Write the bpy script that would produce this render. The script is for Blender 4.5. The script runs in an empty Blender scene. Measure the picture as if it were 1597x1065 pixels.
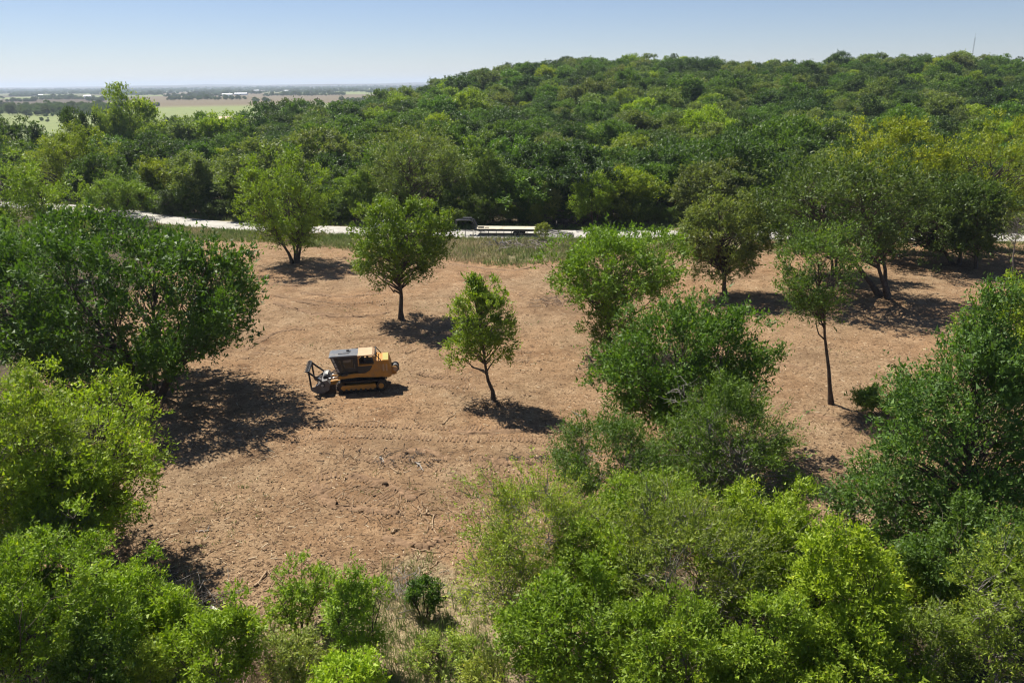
import bpy, math
import numpy as np
from mathutils import Matrix, Vector

# ------------------------------------------------------------------ camera
W, HH, LENS = 1597.0, 1065.0, 28.0
F = LENS / 36.0 * W
PITCH, ROLL, CAMZ = math.radians(17.96), math.radians(0.6), 21.0
sc = bpy.context.scene
cd = bpy.data.cameras.new('camera'); cam = bpy.data.objects.new('camera', cd)
sc.collection.objects.link(cam); sc.camera = cam
cd.lens = LENS; cd.sensor_width = 36.0; cd.clip_start = 0.5; cd.clip_end = 60000.0
R3 = Matrix.Rotation(math.pi / 2 - PITCH, 3, 'X') @ Matrix.Rotation(-ROLL, 3, 'Z')
cam.matrix_world = Matrix.Translation((0, 0, CAMZ)) @ R3.to_4x4()
RN = np.array(R3)

# ------------------------------------------------------------------ world, sun, exposure
SUN_AZ = math.radians(-45.0)      # measured from +Y, negative = left
SUN_EL = math.radians(56.0)
wd = bpy.data.worlds.new('World'); sc.world = wd; wd.use_nodes = True
wn = wd.node_tree.nodes; wl = wd.node_tree.links
sky = wn.new('ShaderNodeTexSky'); sky.sky_type = 'NISHITA'; sky.sun_disc = False
sky.sun_elevation = SUN_EL; sky.sun_rotation = SUN_AZ
sky.altitude = 1500; sky.air_density = 1.0; sky.dust_density = 0.3; sky.ozone_density = 4.0
bg = wn['Background']; bg.inputs['Strength'].default_value = 0.053
stn = wn.new('ShaderNodeMix'); stn.data_type = 'RGBA'; stn.blend_type = 'MULTIPLY'; stn.inputs[0].default_value = 1.0
stn.inputs[7].default_value = (1.03, .96, 1.02, 1.0)      # flat colour tint, same over the whole sky
wl.new(sky.outputs['Color'], stn.inputs[6]); wl.new(stn.outputs[2], bg.inputs['Color'])
sd = bpy.data.lights.new('sun', 'SUN'); sd.energy = 5.0; sd.angle = math.radians(0.5); sd.color = (1.0, 0.95, 0.86)
sun = bpy.data.objects.new('sun', sd); sc.collection.objects.link(sun)
tos = Vector((math.sin(SUN_AZ) * math.cos(SUN_EL), math.cos(SUN_AZ) * math.cos(SUN_EL), math.sin(SUN_EL)))
sun.rotation_euler = tos.to_track_quat('Z', 'Y').to_euler()
sc.view_settings.view_transform = 'Standard'; sc.view_settings.look = 'None'
sc.view_settings.exposure = 0.85; sc.view_settings.gamma = 1.0
try: sc.view_settings.use_curve_mapping = False
except Exception: pass
cy = sc.cycles
cy.max_bounces = 6; cy.diffuse_bounces = 3; cy.glossy_bounces = 2; cy.transmission_bounces = 4
cy.volume_bounces = 0; cy.transparent_max_bounces = 4; cy.use_denoising = True; cy.denoiser = 'OPENIMAGEDENOISE'; cy.denoising_input_passes = 'RGB_ALBEDO_NORMAL'; cy.denoising_prefilter = 'ACCURATE'
cy.caustics_reflective = False; cy.caustics_refractive = False
cy.sample_clamp_indirect = 4.0; cy.filter_width = 1.15

C = sc.collection
rng = np.random.default_rng(7)

# ------------------------------------------------------------------ pixel <-> place helpers (real ground positions)
def ray(px, py):
    d = np.array([(px - W / 2) / F, -(py - HH / 2) / F, -1.0])
    return RN @ d
def sstep(t):
    t = np.clip(t, 0, 1); return t * t * (3 - 2 * t)
def vnoise(x, y, s, seed=0):
    x = np.asarray(x, float) / s; y = np.asarray(y, float) / s
    xi = np.floor(x); yi = np.floor(y); fx = sstep(x - xi); fy = sstep(y - yi)
    def h(a, b):
        v = np.sin(a * 127.1 + b * 311.7 + seed * 74.7) * 43758.5453
        return v - np.floor(v)
    a = h(xi, yi); b = h(xi + 1, yi); c = h(xi, yi + 1); d = h(xi + 1, yi + 1)
    return (a + (b - a) * fx) * (1 - fy) + (c + (d - c) * fx) * fy
def fnoise(x, y, s, seed=0):
    return 0.55 * vnoise(x, y, s, seed) + 0.3 * vnoise(x, y, s * .47, seed + 3) + 0.15 * vnoise(x, y, s * .21, seed + 5)
def terrain(x, y):
    x = np.asarray(x, float); y = np.asarray(y, float)
    r = np.hypot(x, y)
    s2 = sstep((x + 135 - 0.0 * y) / 175.0)
    far = sstep((r - 650) / 900.0)
    hill = 20.5 * sstep((y - 150) / 300.0) * s2 + (fnoise(x, y, 90, 2) - .5) * 9 * sstep((y - 190) / 200.0) * s2
    low = -8.0 * sstep((y - 190) / 320.0) * (1 - s2)
    z = (hill + low) * (1 - far) - 8.0 * far
    z = z + (fnoise(x, y, 1800, 4)) * 75 * sstep((r - 7500) / 6000.0)
    micro = (fnoise(x, y, 9, 9) - .5) * 0.5 + (fnoise(x, y, 2.3, 11) - .5) * 0.16
    z = z + micro * (1 - sstep((y - 98) / 8.0) * (1 - sstep((y - 150) / 10))) * (1 - sstep((r - 300) / 300))
    return z
def G(px, py, z=0.0):
    d = ray(px, py); t = (z - CAMZ) / d[2]
    return np.array([d[0] * t, d[1] * t, z])
def GT(px, py):
    z = 0.0
    for _ in range(6):
        p = G(px, py, z); z = float(terrain(p[0], p[1]))
    return p
def atY(px, py, Y):
    d = ray(px, py); t = Y / d[1]
    return np.array([d[0] * t, Y, CAMZ + d[2] * t])
def proj(p):
    q = RN.T @ (np.asarray(p, float) - np.array([0, 0, CAMZ]))
    return W / 2 + F * q[0] / -q[2], HH / 2 - F * q[1] / -q[2]

# ------------------------------------------------------------------ mesh helpers
def mesh_np(name, V, faces4=None, faces3=None, mats=(), smooth=False, fattr=None):
    me = bpy.data.meshes.new(name)
    V = np.ascontiguousarray(V, dtype=np.float32)
    n4 = 0 if faces4 is None else len(faces4); n3 = 0 if faces3 is None else len(faces3)
    me.vertices.add(len(V)); me.vertices.foreach_set('co', V.ravel())
    loops = []; starts = []
    if n4: loops.append(np.asarray(faces4, np.int32).ravel()); starts.append(np.arange(n4, dtype=np.int32) * 4)
    if n3: loops.append(np.asarray(faces3, np.int32).ravel()); starts.append(np.arange(n3, dtype=np.int32) * 3 + n4 * 4)
    L = np.concatenate(loops); S = np.concatenate(starts)
    me.loops.add(len(L)); me.loops.foreach_set('vertex_index', L)
    me.polygons.add(n4 + n3); me.polygons.foreach_set('loop_start', S)
    me.update(calc_edges=True)
    if fattr is not None:
        for k, v in fattr.items():
            a = me.attributes.new(k, 'FLOAT', 'FACE'); a.data.foreach_set('value', np.asarray(v, np.float32))
    if smooth: me.polygons.foreach_set('use_smooth', np.ones(n4 + n3, dtype=bool))
    for m in mats: me.materials.append(m)
    me.validate()
    return me
def obj(name, me, parent=None, loc=None, rotz=0.0):
    o = bpy.data.objects.new(name, me); C.objects.link(o)
    if parent is not None: o.parent = parent
    if loc is not None: o.location = tuple(float(v) for v in loc)
    if rotz: o.rotation_euler = (0, 0, rotz)
    return o
def tag(o, label=None, cat=None, group=None, kind=None):
    if label: o['label'] = label
    if cat: o['category'] = cat
    if group: o['group'] = group
    if kind: o['kind'] = kind
    return o
def empty(name, loc, rotz=0.0):
    o = obj(name, None, None, loc, rotz); o.empty_display_size = 0.3; return o

class MB:
    """collects boxes, prisms and tubes into one mesh"""
    def __init__(s): s.v = []; s.f = []
    def add(s, vs, fs):
        b = len(s.v); s.v += [tuple(map(float, v)) for v in vs]; s.f += [tuple(b + i for i in f) for f in fs]; return s
    def box(s, x0, x1, y0, y1, z0, z1, cut=0.0):
        if cut <= 0:
            return s.add([(x0,y0,z0),(x1,y0,z0),(x1,y1,z0),(x0,y1,z0),(x0,y0,z1),(x1,y0,z1),(x1,y1,z1),(x0,y1,z1)],
                         [(3,2,1,0),(4,5,6,7),(0,1,5,4),(1,2,6,5),(2,3,7,6),(3,0,4,7)])
        c = cut   # chamfered along y
        return s.prism([(x0+c,z0),(x1-c,z0),(x1,z0+c),(x1,z1-c),(x1-c,z1),(x0+c,z1),(x0,z1-c),(x0,z0+c)], y0, y1)
    def prism(s, prof, y0, y1):
        n = len(prof)
        vs = [(x, y0, z) for x, z in prof] + [(x, y1, z) for x, z in prof]
        fs = [(i, (i + 1) % n, n + (i + 1) % n, n + i) for i in range(n)]
        return s.add(vs, fs + [tuple(range(n - 1, -1, -1)), tuple(range(n, 2 * n))])
    def tube(s, pts, rad, n=6, cap=True):
        pts = [np.asarray(p, float) for p in pts]
        if not hasattr(rad, '__len__'): rad = [rad] * len(pts)
        vs = []; fs = []
        for i, p in enumerate(pts):
            t = pts[min(i + 1, len(pts) - 1)] - pts[max(i - 1, 0)]; t = t / (np.linalg.norm(t) + 1e-9)
            a = np.cross(t, (0, 0, 1) if abs(t[2]) < .9 else (1, 0, 0)); a /= np.linalg.norm(a); b = np.cross(t, a)
            for k in range(n):
                th = 2 * math.pi * k / n
                vs.append(p + rad[i] * (math.cos(th) * a + math.sin(th) * b))
        for i in range(len(pts) - 1):
            for k in range(n):
                fs.append((i*n+k, i*n+(k+1)%n, (i+1)*n+(k+1)%n, (i+1)*n+k))
        if cap: fs += [tuple(range(n-1,-1,-1)), tuple((len(pts)-1)*n+k for k in range(n))]
        return s.add(vs, fs)
    def build(s, name, mat, parent=None, loc=None):
        me = bpy.data.meshes.new(name); me.from_pydata(s.v, [], s.f); me.update()
        if mat: me.materials.append(mat)
        return obj(name, me, parent, loc)

# ------------------------------------------------------------------ materials
def newmat(name):
    m = bpy.data.materials.new(name); m.use_nodes = True
    nt = m.node_tree; p = nt.nodes['Principled BSDF']
    return m, nt, p
def N(nt, t, **kw):
    n = nt.nodes.new(t)
    for k, v in kw.items(): setattr(n, k, v)
    return n
def noise_node(nt, scale, detail=4.0, rough=.6, vec=None):
    n = N(nt, 'ShaderNodeTexNoise'); n.inputs['Scale'].default_value = scale
    n.inputs['Detail'].default_value = detail; n.inputs['Roughness'].default_value = rough
    if vec is not None: nt.links.new(vec, n.inputs['Vector'])
    return n
def ramp(nt, fac, stops):
    r = N(nt, 'ShaderNodeValToRGB'); e = r.color_ramp.elements
    while len(e) < len(stops): e.new(0.5)
    for i, (pos, col) in enumerate(stops):
        e[i].position = pos; e[i].color = (*col, 1.0) if len(col) == 3 else col
    nt.links.new(fac, r.inputs['Fac']); return r
def mixc(nt, fac, a, b, mode='MIX'):
    m = N(nt, 'ShaderNodeMix', data_type='RGBA', blend_type=mode)
    for s, v in ((m.inputs[0], fac), (m.inputs[6], a), (m.inputs[7], b)):
        if hasattr(v, 'is_linked') or isinstance(v, bpy.types.NodeSocket): nt.links.new(v, s)
        elif hasattr(v, '__len__'): s.default_value = (*v, 1.0) if len(v) == 3 else v
        else: s.default_value = v
    return m.outputs[2]
def mathn(nt, op, a, b=None, c=None):
    m = N(nt, 'ShaderNodeMath', operation=op)
    for i, v in enumerate((a, b, c)):
        if v is None: continue
        if isinstance(v, bpy.types.NodeSocket): nt.links.new(v, m.inputs[i])
        else: m.inputs[i].default_value = v
    return m.outputs[0]
def attr(nt, name, typ='GEOMETRY'):
    return N(nt, 'ShaderNodeAttribute', attribute_name=name, attribute_type=typ)

def simple(name, col, rough=.6, metal=0.0, var=.25, scale=6.0, dirt=None, spec=.4):
    m, nt, p = newmat(name)
    tc = N(nt, 'ShaderNodeTexCoord')
    n = noise_node(nt, scale, 6, .65, tc.outputs['Object'])
    lo = tuple(c * (1 - var) for c in col); hi = tuple(min(1, c * (1 + var)) for c in col)
    r = ramp(nt, n.outputs['Fac'], [(.3, lo), (.7, hi)])
    out = r.outputs['Color']
    if dirt:
        n2 = noise_node(nt, scale * .6, 8, .7, tc.outputs['Object'])
        k = ramp(nt, n2.outputs['Fac'], [(.5, (0, 0, 0)), (.72, (1, 1, 1))])
        out = mixc(nt, k.outputs['Color'], out, dirt)
    nt.links.new(out, p.inputs['Base Color'])
    p.inputs['Roughness'].default_value = rough; p.inputs['Metallic'].default_value = metal
    p.inputs['Specular IOR Level'].default_value = spec
    return m

def leaf_material():
    m, nt, p = newmat('foliage')
    t = attr(nt, 'tint', 'INSTANCER'); lv = attr(nt, 'lv')
    r = ramp(nt, lv.outputs['Fac'], [(0.0, (.62, .68, .75)), (.5, (1, 1, 1)), (.93, (1.35, 1.25, 1.0)), (1.0, (1.9, 1.45, 1.1))])
    col = mixc(nt, 1.0, mixc(nt, 1.0, t.outputs['Color'], (1.80, 1.72, .96), 'MULTIPLY'), r.outputs['Color'], 'MULTIPLY')
    nt.links.new(col, p.inputs['Base Color'])
    p.inputs['Roughness'].default_value = .55; p.inputs['Specular IOR Level'].default_value = .3
    tr = N(nt, 'ShaderNodeBsdfTranslucent')
    tcol = mixc(nt, 1.0, col, (1.45, 1.55, .55), 'MULTIPLY')
    nt.links.new(tcol, tr.inputs['Color'])
    mx = N(nt, 'ShaderNodeMixShader'); mx.inputs[0].default_value = .33
    nt.links.new(p.outputs[0], mx.inputs[1]); nt.links.new(tr.outputs[0], mx.inputs[2])
    nt.links.new(mx.outputs[0], nt.nodes['Material Output'].inputs['Surface'])
    return m
LEAF = leaf_material()
BARK = simple('bark', (.085, .062, .045), .9, 0, .5, 5.0, (.13, .12, .10), .2)
GREYBARK = simple('grey_bark', (.24, .215, .185), .9, 0, .35, 6.0, (.12, .10, .085), .2)
DEADWOOD = simple('dead_wood', (.33, .30, .265), .9, 0, .3, 6.0, None, .2)

def ground_material():
    m, nt, p = newmat('ground_soil')
    L = nt.links
    geo = N(nt, 'ShaderNodeNewGeometry'); P = geo.outputs['Position']
    z1 = attr(nt, 'zone'); z2 = attr(nt, 'zone2')
    s1 = N(nt, 'ShaderNodeSeparateColor'); L.new(z1.outputs['Color'], s1.inputs[0])
    s2 = N(nt, 'ShaderNodeSeparateColor'); L.new(z2.outputs['Color'], s2.inputs[0])
    big = noise_node(nt, .09, 5, .6, P); mid = noise_node(nt, .6, 6, .65, P); fine = noise_node(nt, 5.0, 6, .7, P)
    tiny = noise_node(nt, 22.0, 3, .7, P)
    # mulch covered soil
    a = ramp(nt, mid.outputs['Fac'], [(.28, (.176, .110, .058)), (.5, (.256, .168, .092)), (.72, (.318, .221, .128))])
    b = ramp(nt, fine.outputs['Fac'], [(.32, (.62, .58, .55)), (.5, (1, 1, 1)), (.68, (1.22, 1.24, 1.26))])
    c = ramp(nt, tiny.outputs['Fac'], [(.36, (.62, .60, .58)), (.5, (1, 1, 1)), (.66, (1.35, 1.36, 1.4))])
    pat = noise_node(nt, .22, 5, .7, P)
    red = ramp(nt, big.outputs['Fac'], [(.35, (1.05, .97, .92)), (.65, (.98, 1.02, 1.06))])
    pr = ramp(nt, pat.outputs['Fac'], [(.30, (.66, .60, .56)), (.45, (.98, .97, .96)), (.60, (1.04, 1.04, 1.04)), (.72, (1.20, 1.22, 1.24))])
    mul = mixc(nt, 1.0, mixc(nt, 1.0, mixc(nt, 1.0, a.outputs[0], b.outputs[0], 'MULTIPLY'), c.outputs[0], 'MULTIPLY'), red.outputs[0], 'MULTIPLY')
    mul = mixc(nt, 1.0, mul, pr.outputs[0], 'MULTIPLY')
    cw = mathn(nt, 'MULTIPLY', s2.outputs[2], ramp(nt, fine.outputs['Fac'], [(.38, (0, 0, 0)), (.6, (1, 1, 1))]).outputs[0])
    mul = mixc(nt, cw, mul, mixc(nt, 1.0, mul, (.58, .52, .48), 'MULTIPLY'))
    # forest floor
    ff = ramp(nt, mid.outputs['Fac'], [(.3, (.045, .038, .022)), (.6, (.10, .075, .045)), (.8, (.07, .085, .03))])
    # grass
    gr = ramp(nt, fine.outputs['Fac'], [(.3, (.09, .085, .04)), (.5, (.17, .15, .075)), (.7, (.25, .20, .12))])
    dry = ramp(nt, fine.outputs['Fac'], [(.3, (.17, .12, .07)), (.5, (.30, .23, .13)), (.7, (.40, .33, .20))])
    # far fields
    fg = ramp(nt, big.outputs['Fac'], [(.35, (.165, .205, .072)), (.65, (.21, .235, .09))])
    ft = ramp(nt, big.outputs['Fac'], [(.35, (.22, .165, .10)), (.65, (.27, .225, .13))])
    def soft(w, k=.9):   # break the edge of a zone with noise
        v = mathn(nt, 'MULTIPLY_ADD', mathn(nt, 'SUBTRACT', mid.outputs['Fac'], .5), k, w)
        v2 = mathn(nt, 'MULTIPLY_ADD', mathn(nt, 'SUBTRACT', v, .5), 3.5, .5)
        return N_clamp(nt, v2)
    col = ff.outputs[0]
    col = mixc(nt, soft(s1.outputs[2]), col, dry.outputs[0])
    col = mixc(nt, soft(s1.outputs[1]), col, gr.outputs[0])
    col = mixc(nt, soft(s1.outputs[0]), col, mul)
    col = mixc(nt, s2.outputs[0], col, fg.outputs[0])
    col = mixc(nt, s2.outputs[1], col, ft.outputs[0])
    L.new(col, p.inputs['Base Color'])
    p.inputs['Roughness'].default_value = .95; p.inputs['Specular IOR Level'].default_value = .15
    h = mathn(nt, 'ADD', mathn(nt, 'MULTIPLY', fine.outputs['Fac'], .16), mathn(nt, 'MULTIPLY', tiny.outputs['Fac'], .06))
    h = mathn(nt, 'ADD', h, mathn(nt, 'MULTIPLY', mid.outputs['Fac'], .45))
    bp = N(nt, 'ShaderNodeBump'); bp.inputs['Strength'].default_value = .8; bp.inputs['Distance'].default_value = 1.0
    L.new(h, bp.inputs['Height']); L.new(bp.outputs[0], p.inputs['Normal'])
    return m
def N_clamp(nt, v):
    n = N(nt, 'ShaderNodeClamp'); nt.links.new(v, n.inputs[0]); return n.outputs[0]
GROUND = ground_material()

# ------------------------------------------------------------------ road line
ROADPX = [(-160, 312), (60, 321), (130, 326), (185, 331), (230, 338.5), (300, 347), (370, 352), (540, 359), (720, 364), (900, 364.5), (1100, 365.5), (1350, 367.5), (1597, 369.5), (1800, 371)]
road_c = np.array([G(a, b, 0.05) for a, b in ROADPX])
def spline(P, n):
    P = np.asarray(P, float); out = []
    for i in range(len(P) - 1):
        p0 = P[max(i-1,0)]; p1 = P[i]; p2 = P[i+1]; p3 = P[min(i+2,len(P)-1)]
        for k in range(n):
            t = k / n
            out.append(.5*((2*p1)+(-p0+p2)*t+(2*p0-5*p1+4*p2-p3)*t*t+(-p0+3*p1-3*p2+p3)*t**3))
    out.append(P[-1]); return np.array(out)
road_s = spline(road_c, 10)
def road_y(x):
    o = np.argsort(road_s[:, 0]); return np.interp(x, road_s[o, 0], road_s[o, 1])

# ------------------------------------------------------------------ ground sheet
def near_line(x):
    return 31.0 - 4.2 * np.exp(-((x + 10.5) / 3.6) ** 2) + 1.5 * np.exp(-((x + 4.5) / 2.5) ** 2)
def build_ground():
    rr = np.concatenate([np.linspace(0.5, 16, 10)[:-1], 16 * 1.0235 ** np.arange(0, 306)])
    rr = rr[rr < 19500]; rr = np.append(rr, 20000.0)
    th = np.concatenate([np.radians(np.arange(-46, 46.01, .33)), np.radians(np.arange(49, 312, 3.0))])
    nr, nt_ = len(rr), len(th)
    Rg, Tg = np.meshgrid(rr, th, indexing='ij')
    X = Rg * np.sin(Tg); Y = Rg * np.cos(Tg); Z = terrain(X, Y)
    V = np.stack([X, Y, Z], -1).reshape(-1, 3)
    i = np.arange(nr - 1)[:, None]; j = np.arange(nt_)[None, :]; j2 = (j + 1) % nt_
    Fc = np.stack([i*nt_+j, i*nt_+j2, (i+1)*nt_+j2, (i+1)*nt_+j], -1).reshape(-1, 4)[:, ::-1]
    me = mesh_np('ground', V, Fc, None, [GROUND], True)
    x = V[:, 0]; y = V[:, 1]; r = np.hypot(x, y)
    n1 = fnoise(x, y, 11, 21) - .5; n2 = fnoise(x, y, 5, 22) - .5
    ry = road_y(x)
    far_edge = ry - 11 - 8 * np.exp(-((x - 1) / 12.0) ** 2) + 9 * n1
    left_edge = -31 - .18 * (y - 30) + 9 * n1
    near_edge = near_line(x) + 5 * n1
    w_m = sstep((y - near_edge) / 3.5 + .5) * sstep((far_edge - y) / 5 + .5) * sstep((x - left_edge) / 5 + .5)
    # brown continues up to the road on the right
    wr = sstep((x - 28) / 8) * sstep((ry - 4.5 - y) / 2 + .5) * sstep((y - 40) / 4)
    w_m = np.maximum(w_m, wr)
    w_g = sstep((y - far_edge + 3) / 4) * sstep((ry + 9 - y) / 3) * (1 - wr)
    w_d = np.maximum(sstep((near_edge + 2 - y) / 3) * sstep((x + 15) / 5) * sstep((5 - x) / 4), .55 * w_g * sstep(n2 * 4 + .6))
    field = sstep((y - 330) / 60) * sstep((1500 - r) / 250) * (1 - sstep((x + 135) / 120))
    patch = (vnoise(x, y, 480, 31) > .55).astype(float)
    tan = sstep((r - 1250) / 150) * sstep((7500 - r) / 3000) * patch * sstep((x / np.maximum(y, 1) + .47) / .04) * .4
    fg2 = np.maximum(field, sstep((r - 1300) / 100) * (1 - patch) * sstep((9000 - r) / 3000) * .9)
    dl = np.hypot(x - GLADE[0], y - GLADE[1]); 
    w_d = np.maximum(w_d, 0.0 + sstep((GLADE[2] - dl) / 4))
    one = np.ones_like(x)
    churn = np.zeros_like(x)
    for (a, b, rx_, ry_) in ((600, 770, 5.5, 1.6), (560, 690, 6, 1.0), (680, 705, 4.5, 1.2), (540, 478, 8, 2.2), (800, 720, 3.5, .8), (860, 480, 4, 3), (330, 540, 4, 3), (560, 900, 5, .8), (720, 595, 5, 1.0), (870, 548, 5, 1.2)):
        g = G(a, b); churn = np.maximum(churn, 1 - ((x - g[0]) / rx_) ** 2 - ((y - g[1]) / ry_) ** 2)
    churn = np.clip(churn, 0, 1)
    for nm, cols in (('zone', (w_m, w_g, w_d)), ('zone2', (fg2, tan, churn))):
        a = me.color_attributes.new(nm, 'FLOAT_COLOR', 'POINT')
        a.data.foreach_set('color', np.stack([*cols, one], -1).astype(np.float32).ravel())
    g = obj('ground', me); tag(g, kind='structure'); return g
GL = atY(1266, 156, 330.0); GLADE = (GL[0], 330.0, 13.0)
build_ground()

# road
def build_road():
    n = len(road_s); t = np.gradient(road_s, axis=0); t[:, 2] = 0; t /= np.linalg.norm(t, axis=1)[:, None]
    nm = np.stack([-t[:, 1], t[:, 0], 0 * t[:, 0]], -1)
    offs = [(-3.5, -.14), (-2.7, .0), (-1.4, .06), (0, .08), (1.4, .06), (2.7, .0), (3.5, -.14)]
    V = []
    for k, (o, z) in enumerate(offs):
        j = (fnoise(road_s[:, 0], road_s[:, 1], 4, 40 + k) - .5) * (.9 if abs(o) > 3 else .2)
        q = road_s + nm * (o + j)[:, None]; q[:, 2] = z + .06; V.append(q)
    V = np.concatenate(V); m = len(offs)
    k, i = np.meshgrid(np.arange(m - 1), np.arange(n - 1), indexing='ij')
    Fc = np.stack([k*n+i, k*n+i+1, (k+1)*n+i+1, (k+1)*n+i], -1).reshape(-1, 4)
    mt, nt, p = newmat('caliche_gravel')
    geo = N(nt, 'ShaderNodeNewGeometry')
    a = noise_node(nt, .5, 5, .6, geo.outputs['Position']); b = noise_node(nt, 6, 5, .7, geo.outputs['Position'])
    r1 = ramp(nt, a.outputs['Fac'], [(.3, (.33, .31, .275)), (.7, (.47, .45, .41))])
    r2 = ramp(nt, b.outputs['Fac'], [(.3, (.78, .77, .75)), (.7, (1.08, 1.08, 1.08))])
    nt.links.new(mixc(nt, 1, r1.outputs[0], r2.outputs[0], 'MULTIPLY'), p.inputs['Base Color']); p.inputs['Roughness'].default_value = .95
    o = obj('gravel_road', mesh_np('gravel_road', V, Fc, None, [mt], True)); tag(o, kind='structure')
build_road()

# ------------------------------------------------------------------ tree generator
def unit(v): return v / (np.linalg.norm(v, axis=-1, keepdims=True) + 1e-9)
def randdir(r, n): return unit(r.normal(size=(n, 3)))
def crown_data(r, cen, rad, leaf=.2, cov=1.6, rc=1.1, up=.6, out=.8, rnd=.55, twl=.7, lpt=13, shell=(.5, 1.05),
               flat=0.0, shape='round', asp=.55, maxn=31000, jag=.12, nup=.8, density=1.3, lobes=1.0):
    """clumps -> twigs -> leaf blades; returns leaf verts, quads, variation, clump centres, twig segments"""
    cen = np.asarray(cen, float); rad = np.asarray(rad, float)
    rm = (rad[0] * rad[1] * rad[2]) ** (1 / 3)
    area = 4 * math.pi * rm * rm
    nc = int(max(6, density * area / (math.pi * rc * rc)))
    d = randdir(r, nc * 3)
    d = d[d[:, 2] > -.75 + flat][:nc]
    fr = r.uniform(*shell, size=len(d)) + r.normal(0, jag, size=len(d)) * (r.random(len(d)) < .4)
    nlob = int(r.integers(5, 9)); ld = randdir(r, nlob); ld[:, 2] = np.abs(ld[:, 2]) * .9 - .15; ld = unit(ld)      # big boughs
    lob = np.clip(d @ ld.T, 0, 1).max(1) ** 3
    fr = fr * (1.0 - lobes * (.34 - .52 * lob))
    q = d * fr[:, None]
    if shape == 'cone':      # narrower towards the top
        k = 1.0 - .80 * np.clip((q[:, 2] + .6) / 1.6, 0, 1); q[:, :2] *= (k * 1.3)[:, None]
    elif shape == 'vee':     # wider towards the top
        k = .35 + .75 * np.clip((q[:, 2] + 1) / 1.6, 0, 1); q[:, :2] *= k[:, None]
    inner = rad - np.minimum(rc * .8, rad * .4)
    cc = cen + q * inner
    nl = int(min(maxn, cov * area / (.62 * asp * leaf * leaf)))
    ntw = max(30, nl // lpt)
    ci = r.integers(0, len(cc), ntw)
    crc = rc * r.uniform(.6, 1.45, len(cc))
    cv = r.uniform(0, 1, len(cc))
    outc = unit((cc[ci] - cen) / rad)
    dd = unit(randdir(r, ntw) + outc * .55 + np.array([0, 0, .35]))
    core = r.random(ntw) < .12
    o = cc[ci] + dd * (crc[ci] * np.where(core, r.uniform(-.2, .3, ntw), r.uniform(.4, .8, ntw)))[:, None] * np.array([1, 1, .85])
    outd = unit((o - cen) / rad)
    td = unit(outd * out + dd * .55 + np.array([0, 0, up]) + r.normal(0, rnd * .6, (ntw, 3)))
    lead = r.random(ntw) < .08      # long leader shoots
    td[lead] = unit(td[lead] + np.array([0, 0, .5 * (up > .15)]))
    tl = twl * r.uniform(.55, 1.35, ntw) * rc * np.where(lead, 1.7, 1.0)
    # leaves along twigs
    t = r.uniform(.08, 1.0, (ntw, lpt))
    bend = np.array([0, 0, -.18]) * (tl[:, None, None] * t[..., None] ** 2)
    p = o[:, None] + td[:, None] * (tl[:, None] * t)[..., None] + bend
    p = p + r.normal(0, .06 * rc + .25 * leaf, p.shape)
    ax = unit(td[:, None] * .8 + r.normal(0, .75, p.shape))
    nrm = unit(np.array([0, 0, nup]) + outd[:, None] * .35 + r.normal(0, .6, p.shape))
    sd_ = unit(np.cross(ax, nrm)); nrm = np.cross(sd_, ax)
    ln = (leaf * np.clip(r.lognormal(-.05, .34, t.shape), .45, 2.0))[..., None]
    hw = ln * asp * .5
    v0 = p - sd_ * hw; v1 = p + sd_ * hw; v2 = p + ax * ln + nrm * hw * .4      # one pointed blade per leaf
    V = np.stack([v0, v1, v2], 2).reshape(-1, 3)
    nq = ntw * lpt
    Q = np.arange(nq * 3).reshape(-1, 3)
    lv = np.clip(.5 + (cv[ci][:, None] - .5) * .35 + r.normal(0, .2, t.shape), 0, 1).ravel()
    return V, Q, lv, cc, (o, td, tl, ci)

def tubes(polys, n=5):
    """polys: list of (points Nx3, radii N)"""
    Vs = []; Fs = []; b = 0
    ang = np.arange(n) * 2 * math.pi / n; ca = np.cos(ang)[:, None]; sa = np.sin(ang)[:, None]
    for P, Rr in polys:
        P = np.asarray(P); m = len(P)
        T = unit(np.gradient(P, axis=0))
        ref = np.array([1., 0, 0]) if abs(T[0, 2]) > .8 else np.array([0, 0, 1.])
        A = unit(np.cross(T, ref)); B = np.cross(T, A)
        ring = P[:, None] + np.asarray(Rr)[:, None, None] * (ca[None] * A[:, None] + sa[None] * B[:, None])
        Vs.append(ring.reshape(-1, 3))
        i, k = np.meshgrid(np.arange(m - 1), np.arange(n), indexing='ij'); k2 = (k + 1) % n
        Fs.append(b + np.stack([i*n+k, i*n+k2, (i+1)*n+k2, (i+1)*n+k], -1).reshape(-1, 4)); b += m * n
    return np.concatenate(Vs), np.concatenate(Fs)

def wiggle(r, a, b, m, amp, sag=0.0):
    a = np.asarray(a, float); b = np.asarray(b, float)
    t = np.linspace(0, 1, m)[:, None]; L = np.linalg.norm(b - a)
    P = a + (b - a) * t
    off = r.normal(0, amp * L, (m, 3)); off[0] = 0; off[-1] = 0
    P = P + off * np.sin(t * math.pi) + np.array([0, 0, sag * L]) * np.sin(t * math.pi)
    return P

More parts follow.
